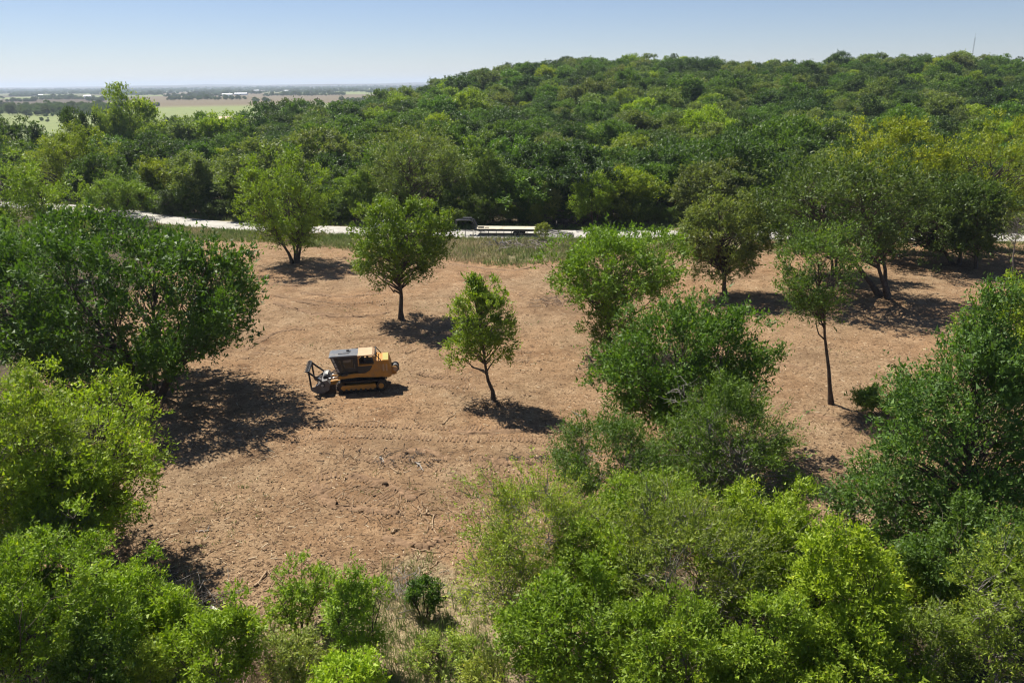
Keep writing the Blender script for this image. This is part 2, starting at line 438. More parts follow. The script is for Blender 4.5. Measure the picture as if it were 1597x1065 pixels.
def tree_meshes(seed, cen, rad, bark, stems=1, trunk_r=.16, spread=.5, fork=.45, twig_frac=.12, bare=0, bark_twig=None, **kw):
    """meshes in the tree's own space, base at the origin"""
    r = np.random.default_rng(seed)
    V, Q, lv, cc, (o, td, tl, ci) = crown_data(r, cen, rad, **kw)
    cm = mesh_np('crown', V, None, Q, [LEAF], False, {'lv': lv})
    cen = np.asarray(cen, float); rad = np.asarray(rad, float)
    polys = []; stemp = []
    zlow = cen[2] - rad[2]
    for s in range(stems):
        a = 2 * math.pi * (s + r.random() * .6) / stems
        b0 = np.array([math.cos(a), math.sin(a), 0]) * (trunk_r * 1.6 * (stems > 1)) + np.array([0, 0, -.25])
        k = spread if stems > 1 else .12
        tip = cen + np.array([math.cos(a) * rad[0] * k, math.sin(a) * rad[1] * k, rad[2] * r.uniform(.3, .6)])
        P = wiggle(r, b0, tip, 9, .014); P[:, 2] = np.maximum.accumulate(P[:, 2])
        rr = trunk_r * (1 - .86 * np.linspace(0, 1, 9)) * r.uniform(.8, 1.1)
        rr[0] *= 1.7; rr[1] *= 1.1
        polys.append((P, rr)); stemp.append((P, rr))
    limb_end = {}
    for i, c in enumerate(cc):
        # nearest stem, leave it below the clump
        best = None
        for P, rr in stemp:
            d = np.linalg.norm(P[-1, :2] - c[:2])
            if best is None or d < best[0]: best = (d, P, rr)
        _, P, rr = best
        hz = c[2] - np.linalg.norm(c[:2] - cen[:2]) * fork - .1 * rad[2]
        f = np.clip((hz - P[0, 2]) / (P[-1, 2] - P[0, 2] + 1e-6), .22, .92)
        s = np.array([np.interp(f, np.linspace(0, 1, len(P)), P[:, k]) for k in range(3)])
        r0 = float(np.interp(f, np.linspace(0, 1, len(P)), rr)) * .62
        L = wiggle(r, s, c, 5, .06, .05)
        polys.append((L, np.linspace(max(r0, .012), max(.35 * r0 * .5, .008), 5)))
    n_tw = min(int(len(o) * twig_frac), 420)
    for i in r.choice(len(o), n_tw, replace=False):
        c = cc[ci[i]]; e = o[i] + td[i] * tl[i] * .9
        P = np.array([c, (c + o[i]) / 2 + r.normal(0, .05, 3), o[i] + td[i] * tl[i] * .2, e])
        polys.append((P, [.014, .012, .009, .004]))
    for i in range(bare):     # grey leafless sticks poking out
        c = cc[r.integers(len(cc))]; d = unit((c - cen) / rad + r.normal(0, .5, 3) + np.array([0, 0, .4]))
        e = c + d * r.uniform(.8, 2.0) * kw.get('rc', 1.0)
        P = wiggle(r, c, e, 5, .08); polys.append((P, np.linspace(.02, .005, 5)))
        for _ in range(4):
            k = r.integers(1, 4); d2 = unit(d + r.normal(0, .7, 3)); polys.append((wiggle(r, P[k], P[k] + d2 * r.uniform(.3, .9), 3, .08), [.011, .008, .004]))
    big = [p for p in polys if max(p[1]) > .05]; small = [p for p in polys if max(p[1]) <= .05]
    Vt, Ft = tubes(big, 7) if big else (np.zeros((0, 3)), np.zeros((0, 4), int))
    if small:
        V2, F2 = tubes(small, 3); Ft = np.concatenate([Ft, F2 + len(Vt)]).astype(int); Vt = np.concatenate([Vt, V2])
    tm = mesh_np('trunk', Vt, Ft, None, [bark], True)
    return tm, cm

def jit(col, r, a=.12):
    k = 1 + r.uniform(-a, a); return [float(c * k * (1 + r.uniform(-a, a) * .4)) for c in col]
TREE_SPOTS = []
LEAFK, COVK = .86, 1.12
def plant(name, cat, label, base, box, tint, bark=None, group=None, seed=None, depth=.85, dz=0.0, partnames=('trunk', 'crown'), rz_min=.35, yoff=0.0, **kw):
    """a single plant: base pixel on the ground, crown box in the photo -> real size at its own distance"""
    B = GT(*base)
    seed = seed if seed is not None else int(base[0] * 31 + base[1] * 7 + box[0]) % 99991
    Y = B[1] + yoff
    cx, cyy = (box[0] + box[2]) / 2, (box[1] + box[3]) / 2
    cen = atY(cx, cyy, Y)
    slant = np.linalg.norm(cen - np.array([0, 0, CAMZ]))
    rx = (box[2] - box[0]) / 2 * slant / F * 1.06
    v = (box[3] - box[1]) / 2 * slant / F * 1.05
    al = math.asin((CAMZ - cen[2]) / slant); ry = rx * depth
    ry = min(ry, v * 1.5 / max(math.sin(al), .2))
    rz = math.sqrt(max(v * v - (ry * math.sin(al)) ** 2, (rz_min * v) ** 2)) / math.cos(al)
    loc = cen - B
    kw['leaf'] = kw['leaf'] * LEAFK; kw['cov'] = kw['cov'] * COVK
    tm, cm = tree_meshes(seed, loc, (rx, ry, rz), bark or BARK, **kw)
    e = empty(name, B); tag(e, label, cat, group)
    obj(partnames[0], tm, e); c = obj(partnames[1], cm, e)
    c['tint'] = jit(tint, np.random.default_rng(seed), .06)
    TREE_SPOTS.append((B[0], B[1], rx)); return e

# leaf colours
ELM = (.066, .118, .020); ELMD = (.044, .088, .017); LIME = (.132, .195, .026); LIGHT = (.105, .165, .028)
OAK = (.038, .068, .022); GREYOAK = (.075, .100, .042); CEDAR = (.054, .094, .023); MESQ = (.135, .175, .042); BLUEELM = (.058, .108, .038); YG = (.135, .165, .018)

# ---- trees standing in the clearing
plant('elm_tree', 'tree', 'bright green multi-stemmed tree by the road at the far left of the clearing', (460, 410), (362, 243, 524, 402), (.098, .150, .020), stems=5, trunk_r=.17, spread=.55, rc=1.15, leaf=.25, cov=2.2, up=.7, flat=-.3, twig_frac=.1, lobes=.7, density=1.6)
plant('elm_tree', 'tree', 'round single-trunked tree in mid clearing in front of the white pickup truck', (626, 498), (546, 301, 702, 470), (.078, .128, .020), stems=1, trunk_r=.26, rc=1.0, leaf=.23, cov=1.8, up=.75, flat=0, lobes=.7, density=1.5, bare=4, twig_frac=.15)
plant('young_elm', 'tree', 'slender pale green young tree standing right of the orange mulching machine', (770, 625), (688, 416, 806, 606), (.105, .158, .026), stems=1, trunk_r=.17, rc=.72, leaf=.19, cov=1.15, up=.75, flat=-.1, shape='cone', density=1.1, twig_frac=.2)
plant('elm_tree', 'tree', 'broad round bright green tree on a dark trunk in the centre right of the clearing', (950, 552), (843, 353, 1078, 505), (.080, .138, .018), stems=1, trunk_r=.24, rc=1.05, leaf=.22, cov=2.2, up=.5, flat=0.0, lobes=.45, density=1.8, twig_frac=.12)
plant('small_elm', 'tree', 'low leafy side growth at the foot of the broad round tree', (945, 556), (908, 470, 1000, 560), (.070, .120, .020), stems=2, trunk_r=.06, rc=.6, leaf=.18, cov=.8, up=.3, twig_frac=.2)
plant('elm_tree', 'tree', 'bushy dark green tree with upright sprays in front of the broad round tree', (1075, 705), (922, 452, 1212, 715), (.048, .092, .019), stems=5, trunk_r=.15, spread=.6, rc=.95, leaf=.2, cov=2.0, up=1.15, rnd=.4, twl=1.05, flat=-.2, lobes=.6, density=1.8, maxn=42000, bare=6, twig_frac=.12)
plant('cedar_tree', 'tree', 'dark green spreading cedar at the right of the bushy tree', (1135, 815), (1020, 592, 1250, 812), CEDAR, stems=2, trunk_r=.14, rc=.7, lobes=.5, density=1.8, maxn=40000, leaf=.14, cov=1.9, up=.45, out=1.2, rnd=.35, twl=1.4, asp=.4, lpt=22, bare=22, flat=-.1, shape='cone', bark=GREYBARK, twig_frac=.12)
plant('cedar_tree', 'tree', 'low dark green cedar left of the bare grey twigs', (945, 805), (858, 648, 1040, 805), (.050, .088, .022), stems=2, trunk_r=.12, rc=.65, lobes=.6, density=1.7, leaf=.14, cov=1.8, up=.6, out=1.1, rnd=.35, twl=1.3, asp=.4, lpt=22, bare=6, bark=GREYBARK, twig_frac=.12)
plant('slim_tree', 'tree', 'slim tree on a tall bare leaning trunk at the right of the clearing', (1297, 630), (1203, 358, 1340, 545), (.056, .098, .030), stems=1, trunk_r=.155, rc=.75, leaf=.17, cov=.6, up=1.1, twl=1.3, rnd=.4, shape='vee', fork=.9, twig_frac=.3, lobes=1.2, density=1.0)
plant('oak_tree', 'tree', 'grey-green round oak on a short dark trunk near the road', (1132, 462), (1052, 300, 1200, 446), (.088, .112, .052), stems=1, trunk_r=.27, rc=1.0, leaf=.25, cov=2.1, up=.35, flat=-.1, lobes=.4, density=1.7, bare=4)
plant('oak_tree', 'tree', 'big dark spreading oak shading the right back of the clearing', (1382, 462), (1185, 240, 1430, 425), (.046, .074, .027), stems=3, trunk_r=.26, spread=.45, rc=1.25, leaf=.29, cov=2.2, up=.35, flat=0, fork=.3, lobes=.5, density=1.8)
plant('oak_tree', 'tree', 'dark oak with vine-clad stems right of the big spreading oak', (1492, 412), (1370, 275, 1560, 420), (.044, .072, .025), stems=3, trunk_r=.2, spread=.35, rc=1.2, leaf=.28, cov=2.2, up=.35, flat=0, lobes=.5, density=1.8)
plant('elm_tree', 'tree', 'yellow-green crown rising behind the big dark spreading oak', (1395, 395), (1300, 205, 1470, 345), YG, stems=2, trunk_r=.22, rc=1.3, leaf=.28, cov=1.6, up=.6)
plant('elm_tree', 'tree', 'wide yellow-green tree at the right edge beside the gravel road', (1545, 392), (1440, 208, 1640, 375), (.120, .155, .018), stems=2, trunk_r=.24, rc=1.35, leaf=.28, cov=1.6, up=.6)
plant('elm_tree', 'tree', 'tall feathery dark green tree at the right edge of the clearing', (1500, 905), (1372, 490, 1640, 930), BLUEELM, stems=2, trunk_r=.2, spread=.15, rc=.85, leaf=.165, cov=1.6, up=1.1, rnd=.45, twl=1.3, shape='cone', flat=-.3, maxn=60000, twig_frac=.12, density=1.7, lobes=.3)
plant('elm_shrub', 'shrub', 'thin branch spray reaching left from the tall feathery tree', (1440, 900), (1292, 735, 1450, 860), (.046, .088, .030), stems=3, trunk_r=.05, spread=.9, rc=.6, leaf=.14, cov=.8, up=.2, out=1.3, twl=1.4, twig_frac=.3, bark=GREYBARK)
plant('spray_shrub', 'shrub', 'small shrub built for a branch spray of the tall feathery tree', (1375, 650), (1325, 605, 1420, 652), (.075, .130, .030), stems=3, trunk_r=.04, rc=.45, leaf=.15, cov=1.1, up=.6, twig_frac=.2, partnames=('stem', 'foliage'))  # stands in for a branch spray of the tall feathery tree
plant('elm_tree', 'tree', 'bright yellow-green tree cut by the right edge behind the tall feathery tree', (1640, 690), (1545, 430, 1700, 640), (.135, .185, .028), stems=3, trunk_r=.12, rc=.8, leaf=.18, cov=1.4, up=.6)
plant('elm_tree', 'tree', 'huge dark green multi-stemmed tree filling the left of the clearing', (240, 618), (-35, 352, 384, 612), (.042, .084, .017), stems=9, trunk_r=.2, spread=.85, rc=1.2, leaf=.285, cov=2.6, up=.85, rnd=.4, twl=.9, flat=-.3, fork=.35, jag=.04, maxn=76000, shell=(.66, 1.0), density=1.8, lobes=.55, twig_frac=.12, depth=.75, rz_min=.6)
plant('elm_tree', 'tree', 'lime green tree with dark trunk at the left front of the clearing', (125, 872), (-40, 588, 252, 845), LIME, stems=2, trunk_r=.17, spread=.4, rc=.8, leaf=.165, cov=1.8, up=.45, flat=-.3, lobes=.8, density=1.5, bare=5, twig_frac=.12)
plant('mesquite_tree', 'tree', 'pale feathery mesquite at the left edge beside the lime green tree', (20, 900), (-70, 625, 115, 800), MESQ, stems=3, trunk_r=.1, rc=.7, leaf=.12, cov=1.1, up=.3, twl=1.3, asp=.45, lpt=20, bare=10, bark=GREYBARK)
plant('mesquite_shrub', 'shrub', 'pale wispy shrub below the lime green tree', (75, 945), (10, 800, 140, 890), (.115, .155, .045), stems=4, trunk_r=.06, rc=.55, leaf=.115, cov=1.1, up=.3, twl=1.3, asp=.45, lpt=20, bare=8, bark=GREYBARK)
plant('elm_tree', 'tree', 'lime green low growth under the lime green tree at left', (95, 900), (20, 700, 205, 862), (.120, .172, .026), stems=3, trunk_r=.08, rc=.7, leaf=.15, cov=1.5, up=.5)
plant('oak_tree', 'tree', 'dark low oak filling the gap left of the big spreading oak', (1300, 428), (1215, 285, 1345, 405), (.050, .080, .028), stems=2, trunk_r=.18, rc=1.1, leaf=.26, cov=1.7, up=.35)
plant('oak_tree', 'tree', 'dark low oak at the right back beside the thin pale tree', (1520, 418), (1455, 290, 1552, 405), (.050, .082, .026), stems=2, trunk_r=.18, rc=1.1, leaf=.26, cov=1.7, up=.35)
# ---- left middle, between the big tree and the road
LM = 'trees crowding the left edge before the road'
plant('elm_tree', 'tree', 'bright green tree at the left edge above the huge dark tree', (40, 440), (-60, 268, 112, 400), (.105, .160, .025), group=LM, stems=3, trunk_r=.18, rc=1.1, leaf=.24, cov=1.5, up=.6)
plant('oak_shrub', 'shrub', 'grey-green vine-covered shrub beside the bright green tree at left edge', (105, 410), (62, 335, 132, 395), (.105, .130, .070), group=LM, stems=3, trunk_r=.1, rc=.8, leaf=.22, cov=1.6, up=.3)
plant('elm_tree', 'tree', 'mid green tree below the bright green tree at left edge', (10, 500), (-70, 360, 80, 480), (.070, .120, .028), group=LM, stems=3, trunk_r=.14, rc=1.0, leaf=.22, cov=1.5, up=.6)
plant('elm_tree', 'tree', 'light green small tree overhanging the road bend', (185, 356), (145, 278, 222, 345), (.100, .155, .035), group=LM, stems=2, trunk_r=.12, rc=.9, leaf=.24, cov=1.1, up=.4)
plant('elm_tree', 'tree', 'yellow-green tall tree beyond the road bend at left', (125, 335), (55, 205, 178, 315), (.118, .160, .020), group=LM, stems=1, trunk_r=.3, rc=1.35, leaf=.3, cov=1.5, up=.5)
plant('elm_tree', 'tree', 'dark crowned tree beside the road bend with road showing through', (142, 345), (95, 240, 205, 320), (.042, .075, .022), group=LM, stems=1, trunk_r=.28, rc=1.2, leaf=.28, cov=1.2, up=.3)
# ---- trees and shrubs along the far side of the road
FR = 'trees lining the far side of the road'
plant('elm_tree', 'tree', 'bright light green tree by the road right of the trailer', (925, 356), (893, 274, 958, 352), (.100, .155, .024), group=FR, stems=2, trunk_r=.14, rc=.95, leaf=.27, cov=1.6, up=.5)
plant('oak_tree', 'tree', 'large grey-green oak behind the road left of the trailer', (645, 342), (556, 203, 748, 338), (.082, .110, .045), group=FR, stems=3, trunk_r=.25, rc=1.35, leaf=.3, cov=1.6, up=.4)
plant('willow_shrub', 'shrub', 'pale grey-green shrub above the trailer deck', (852, 352), (838, 288, 876, 335), (.125, .150, .080), group=FR, stems=2, trunk_r=.06, rc=.7, leaf=.24, cov=1.3, up=.3)
plant('elm_tree', 'tree', 'light green small tree left of the large grey-green oak', (555, 348), (533, 260, 590, 340), (.090, .140, .028), group=FR, stems=2, trunk_r=.12, rc=.95, leaf=.27, cov=1.5, up=.5)
plant('elm_tree', 'tree', 'mid green tree directly behind the gooseneck of the trailer', (770, 345), (728, 225, 800, 340), (.075, .115, .040), group=FR, stems=2, trunk_r=.16, rc=1.1, leaf=.28, cov=1.5, up=.4)
plant('thin_tree', 'tree', 'thin pale nearly bare tree at the right edge near the road', (1577, 440), (1560, 320, 1612, 390), (.080, .110, .045), stems=1, trunk_r=.11, rc=.6, leaf=.2, cov=.12, up=.8, bark=GREYBARK, bare=10, twig_frac=.8)
plant('weed_shrub', 'shrub', 'small green shrub growing in front of the trailer ramp', (843, 377), (832, 347, 856, 375), (.120, .145, .055), stems=3, trunk_r=.03, rc=.5, leaf=.18, cov=1.2, up=.8, partnames=('stem', 'foliage'))

# ---- foreground thicket, bottom right
FG = 'thicket in the right foreground'
plant('mesquite_tree', 'tree', 'wispy pale mesquite at the left end of the foreground thicket', (870, 985), (735, 735, 945, 935), (.140, .190, .040), group=FG, stems=4, trunk_r=.09, spread=.7, rc=.6, leaf=.105, cov=.85, up=.3, twl=1.4, asp=.42, lpt=24, bare=12, bark=GREYBARK, twig_frac=.3)
plant('mesquite_tree', 'tree', 'low thin mesquite spray spilling onto bare soil left of the thicket', (835, 1030), (728, 850, 850, 980), (.170, .215, .050), group=FG, stems=3, trunk_r=.06, rc=.5, leaf=.1, cov=.4, up=.1, twl=1.5, asp=.42, lpt=24, bare=8, bark=GREYBARK, twig_frac=.4)
plant('elm_tree', 'tree', 'dense green tree at the bottom left of the foreground thicket', (905, 1120), (790, 895, 985, 1090), (.088, .142, .020), group=FG, stems=4, trunk_r=.1, rc=.65, leaf=.13, cov=1.5, up=.5, twig_frac=.1)
plant('elm_tree', 'tree', 'olive green tree with grey bare limbs in the middle of the foreground thicket', (1080, 1040), (930, 770, 1190, 985), (.088, .122, .030), group=FG, stems=6, trunk_r=.1, spread=.8, rc=.65, leaf=.12, cov=1.0, up=.45, twl=1.3, lpt=20, asp=.45, bare=34, bark=GREYBARK, twig_frac=.25)
plant('elm_tree', 'tree', 'leafy mid green tree behind the grey limbs under the cedar', (1010, 930), (925, 735, 1110, 850), (.098, .150, .024), group=FG, stems=4, trunk_r=.08, rc=.6, leaf=.125, cov=1.4, up=.5)
plant('elm_tree', 'tree', 'yellow-green tree in the right half of the foreground thicket', (1195, 1000), (1105, 770, 1290, 960), (.125, .180, .022), group=FG, stems=3, trunk_r=.09, rc=.65, leaf=.13, cov=1.5, up=.5, bare=6)
plant('elm_tree', 'tree', 'brightest lime green tree standing proud in the right foreground', (1300, 1120), (1212, 845, 1402, 1080), (.150, .205, .024), group=FG, stems=3, trunk_r=.1, rc=.62, leaf=.13, cov=1.5, up=.55)
plant('elm_tree', 'tree', 'green tree at the bottom centre of the foreground thicket', (1050, 1170), (950, 945, 1150, 1130), (.092, .145, .020), group=FG, stems=4, trunk_r=.09, rc=.6, leaf=.12, cov=1.5, up=.5)
plant('elm_tree', 'tree', 'light green tree at the bottom edge left of the lime green tree', (1190, 1180), (1110, 955, 1260, 1140), (.110, .165, .024), group=FG, stems=3, trunk_r=.08, rc=.58, leaf=.12, cov=1.4, up=.5, bare=5)
plant('elm_shrub', 'shrub', 'small lime shrub between the lime tree and the tall feathery tree', (1405, 1020), (1350, 868, 1470, 980), (.130, .185, .026), group=FG, stems=3, trunk_r=.06, rc=.55, leaf=.13, cov=1.2, up=.5)
plant('elm_shrub', 'shrub', 'grey-green shrub with bare limbs at the bottom right', (1430, 1120), (1360, 950, 1500, 1080), (.090, .130, .035), group=FG, stems=4, trunk_r=.06, rc=.5, leaf=.12, cov=1.0, up=.4, bare=14, bark=GREYBARK, twig_frac=.3)
plant('mesquite_tree', 'tree', 'pale tufted mesquite with grey limbs in the bottom right corner', (1580, 1120), (1490, 850, 1690, 1070), (.125, .170, .040), group=FG, stems=4, trunk_r=.1, spread=.8, rc=.55, leaf=.115, cov=.95, up=.4, twl=1.2, asp=.45, lpt=22, bare=16, bark=GREYBARK, twig_frac=.25)
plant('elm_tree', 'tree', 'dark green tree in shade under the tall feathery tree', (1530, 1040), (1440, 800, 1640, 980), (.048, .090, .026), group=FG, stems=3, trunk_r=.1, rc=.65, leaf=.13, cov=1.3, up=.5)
plant('elm_tree', 'tree', 'mid green filler tree behind the brightest lime tree', (1240, 1060), (1150, 860, 1330, 1000), (.110, .165, .024), group=FG, stems=3, trunk_r=.08, rc=.6, leaf=.125, cov=1.6, up=.5)
plant('elm_tree', 'tree', 'bright green tree low at the bottom edge under the lime tree', (1330, 1190), (1230, 985, 1420, 1150), (.120, .175, .024), group=FG, stems=3, trunk_r=.08, rc=.58, leaf=.12, cov=1.5, up=.5)
plant('elm_tree', 'tree', 'light green tree between the mesquite and the grey limbs', (950, 1030), (860, 820, 1010, 960), (.112, .168, .026), group=FG, stems=3, trunk_r=.08, rc=.6, leaf=.12, cov=1.5, up=.5)
# ---- foreground bushes, bottom left and centre
FL = 'bushes in the left foreground'
SP = ('stem', 'foliage')
def bush(label, base, box, tint, **kw):
    k = dict(stems=5, trunk_r=.05, spread=.8, rc=.5, leaf=.125, cov=1.4, up=.55, partnames=SP, group=FL, twig_frac=.12); k.update(kw)
    plant('bush', 'bush', label, base, box, tint, **k)
bush('large yellow-green bush in the bottom left corner', (40, 1130), (-60, 840, 160, 1090), (.110, .172, .022), rc=.62)
bush('yellow-green bush right of the brown dead patch at bottom left', (180, 1045), (105, 905, 262, 1040), (.120, .180, .022))
bush('green bush with a forked white dead limb', (330, 1110), (268, 945, 405, 1075), (.112, .168, .022), bare=6)
bush('round fuzzy pale green bush at the bottom edge near the left', (225, 1125), (182, 1000, 262, 1090), (.140, .195, .040), leaf=.09, up=.9)
bush('dark green bush at the bottom edge between two brighter bushes', (130, 1150), (80, 990, 200, 1120), (.062, .108, .022))
bush('bright green bush near the dark shadow patch', (285, 1040), (228, 920, 320, 1030), (.125, .185, .024))
bush('mid green bush left of the lime green tree trunk', (60, 1000), (-20, 850, 90, 980), (.085, .140, .024))
bush('light green arching shrub left of the weedy bottom centre', (470, 985), (418, 880, 515, 985), (.125, .190, .038), cov=.9, rc=.45, up=.8)
bush('tall leafy green bush in the bottom centre', (560, 1050), (505, 895, 605, 1040), (.118, .178, .036), cov=1.1)
bush('lime green bush cut by the bottom edge near the centre', (525, 1130), (485, 1020, 600, 1110), (.155, .225, .028), up=1.0)
bush('dark green shrub with shadow at the edge of the cleared soil', (662, 958), (632, 902, 695, 955), (.048, .090, .026), rc=.4)
bush('grey-green sprawling weed bush left of the bottom centre', (440, 1080), (410, 985, 500, 1075), (.135, .165, .068), cov=.9, leaf=.1)
bush('thin pale green weed bush in the bottom centre', (690, 1040), (640, 985, 760, 1065), (.145, .190, .060), cov=.6, leaf=.1, up=.8)
bush('thin yellowish weed bush left of the foreground thicket', (770, 1090), (720, 1020, 800, 1090), (.175, .205, .070), cov=.55, leaf=.1, up=.8)

# ------------------------------------------------------------------ the wood behind the road
SPEC = []
def species():
    for k in range(10):
        r = np.random.default_rng(100 + k)
        rx = r.uniform(4.2, 5.4); rz = r.uniform(3.9, 4.9); zc = r.uniform(4.9, 5.8)
        tm, cm = tree_meshes(500 + k, (0, 0, zc), (rx, rx * r.uniform(.88, 1.1), rz), BARK, stems=int(r.integers(1, 4)), trunk_r=.2,
                             spread=.5, rc=r.uniform(1.2, 1.7), leaf=.27, cov=1.75, up=r.uniform(.2, .6), flat=-.25, twig_frac=.02, asp=.62, twl=.5, jag=.10, density=1.25, lobes=.5)
        SPEC.append((tm, cm, rx, zc + rz))
species()
CLASSES = [('dark green', (.032, .060, .021), .34), ('mid green', (.053, .097, .023), .28), ('grey-green', (.080, .110, .053), .21), ('deep blue-green', (.029, .055, .026), .08), ('yellow-green', (.120, .170, .019), .09)]

def forest_points():
    r = np.random.default_rng(42)
    pts = []
    azs = np.array([-41, -32.7, -26, -21.5, -13.5, -7.2, -5, 42.0]); rmx = np.array([195, 215, 250, 265, 335, 430, 520, 520.0])
    cell = {}
    def ok(x, y, d):
        i, j = int(x // 8), int(y // 8)
        for a in (-1, 0, 1):
            for b in (-1, 0, 1):
                for (u, v) in cell.get((i + a, j + b), ()):
                    if (u - x) ** 2 + (v - y) ** 2 < d * d: return False
        return True
    for _ in range(60000):
        az = r.uniform(-41, 41); rr = math.sqrt(r.uniform(120 ** 2, 520 ** 2))
        x, y = rr * math.sin(math.radians(az)), rr * math.cos(math.radians(az))
        if rr > np.interp(az, azs, rmx): continue
        if y < road_y(x) + 7.5 + 2.5 * r.random(): continue
        if math.hypot(x - GLADE[0], y - GLADE[1] + 6) < GLADE[2] + 4: continue
        if any((x - a) ** 2 + (y - b) ** 2 < (c * .75 + 2.2) ** 2 for a, b, c in TREE_SPOTS): continue
        if not ok(x, y, 7.7): continue
        pts.append((x, y)); cell.setdefault((int(x // 8), int(y // 8)), []).append((x, y))
    return pts
# accents placed one by one: top pixel, distance, width in px, tint
def accent(name, label, px, top, Y, wpx, tint, v):
    t = atY(px, top, Y); z0 = float(terrain(t[0], Y)); slant = math.hypot(t[0], Y)
    tm, cm, rx, h = SPEC[v]
    sx = wpx / 2 * slant / F / rx; sz = (t[2] - z0) / h
    e = empty(name, (t[0], Y, z0), v * 1.3); e.scale = (sx, sx, sz)
    tag(e, label, 'tree', 'tall trees standing out of the wood'); obj('trunk', tm, e); c = obj('crown', cm, e); c['tint'] = list(tint)
    TREE_SPOTS.append((t[0], Y, sx * rx))
accent('cottonwood_tree', 'tall pale green tree standing above the wood against the far field', 200, 132, 208, 84, (.135, .185, .055), 2)
accent('cottonwood_tree', 'pale green lower crown left of the tall pale green tree', 165, 155, 205, 42, (.125, .175, .055), 5)
accent('oak_tree', 'lone dark round oak against the green field at far left', 116, 168, 200, 60, (.036, .062, .024), 4)
accent('oak_tree', 'dark oak at the left edge below the green field', 18, 181, 190, 85, (.034, .060, .022), 7)
accent('elm_tree', 'yellow-green crown in the middle of the wood left of the grassy glade', 1070, 168, 262, 75, (.110, .150, .022), 1)
accent('elm_tree', 'yellow crowned tree in the middle of the wood below the grassy glade', 1212, 188, 215, 85, (.150, .170, .018), 3)
accent('elm_tree', 'yellow-green tree on the right of the wood near the edge', 1585, 155, 290, 60, (.115, .155, .022), 6)
accent('elm_tree', 'pale yellow-green rounded crown above the bright light green tree', 985, 210, 165, 110, (.112, .145, .040), 8)
accent('oak_tree', 'dark oak rising above the wood edge left of the utility pole', 430, 153, 330, 62, (.034, .060, .022), 0)
accent('oak_tree', 'broad dark oak crown breaking the skyline on the wooded ridge', 905, 90, 452, 72, (.038, .064, .024), 9)

def build_forest():
    pts = forest_points(); r = np.random.default_rng(5)
    pts.sort(key=lambda p: math.hypot(*p))
    cum = np.cumsum([c[2] for c in CLASSES])
    recs = []
    for (x, y) in pts:
        u = r.random() * cum[-1]; ci = int(np.searchsorted(cum, u))
        # colour drifts in patches
        recs.append([x, y, float(terrain(x, y)), int(r.integers(len(SPEC))), ci, r.uniform(.82, 1.58) * (1.08 if y < road_y(x) + 18 else 1.0), r.uniform(.72, 1.0), r.uniform(0, 6.28)])
    near, rest = recs[:286], recs[286:]
    # labels: row behind the road, colour, order from the left
    rows = {}
    for q in near:
        d = q[1] - float(road_y(q[0])); row = min(int(max(d - 7, 0) // 9), 7); q.append(row)
        rows.setdefault((row, q[4]), []).append(q)
    rown = ['front', 'second', 'third', 'fourth', 'fifth', 'sixth', 'seventh', 'back']
    ordn = ['first', 'second', 'third', 'fourth', 'fifth', 'sixth', 'seventh', 'eighth', 'ninth', 'tenth', 'eleventh', 'twelfth', 'thirteenth', 'fourteenth', 'fifteenth', 'sixteenth', 'seventeenth', 'eighteenth', 'nineteenth', 'twentieth'] + ['%dth' % k for k in range(21, 99)]
    for (row, ci), L in rows.items():
        L.sort(key=lambda q: math.atan2(q[0], q[1]))
        for k, q in enumerate(L):
            x, y, z, v, _, s, sz, rz = q[:8]
            tm, cm, rx, h = SPEC[v]
            e = empty('oak_tree', (x, y, z), rz); e.scale = (s, s, s * sz)
            tag(e, f'{ordn[k]} {CLASSES[ci][0]} tree from the left in the {rown[row]} row behind the road', 'tree', 'trees of the wood behind the road')
            obj('trunk', tm, e); c = obj('crown', cm, e); c['tint'] = jit(CLASSES[ci][1], r, .16)
    return rest
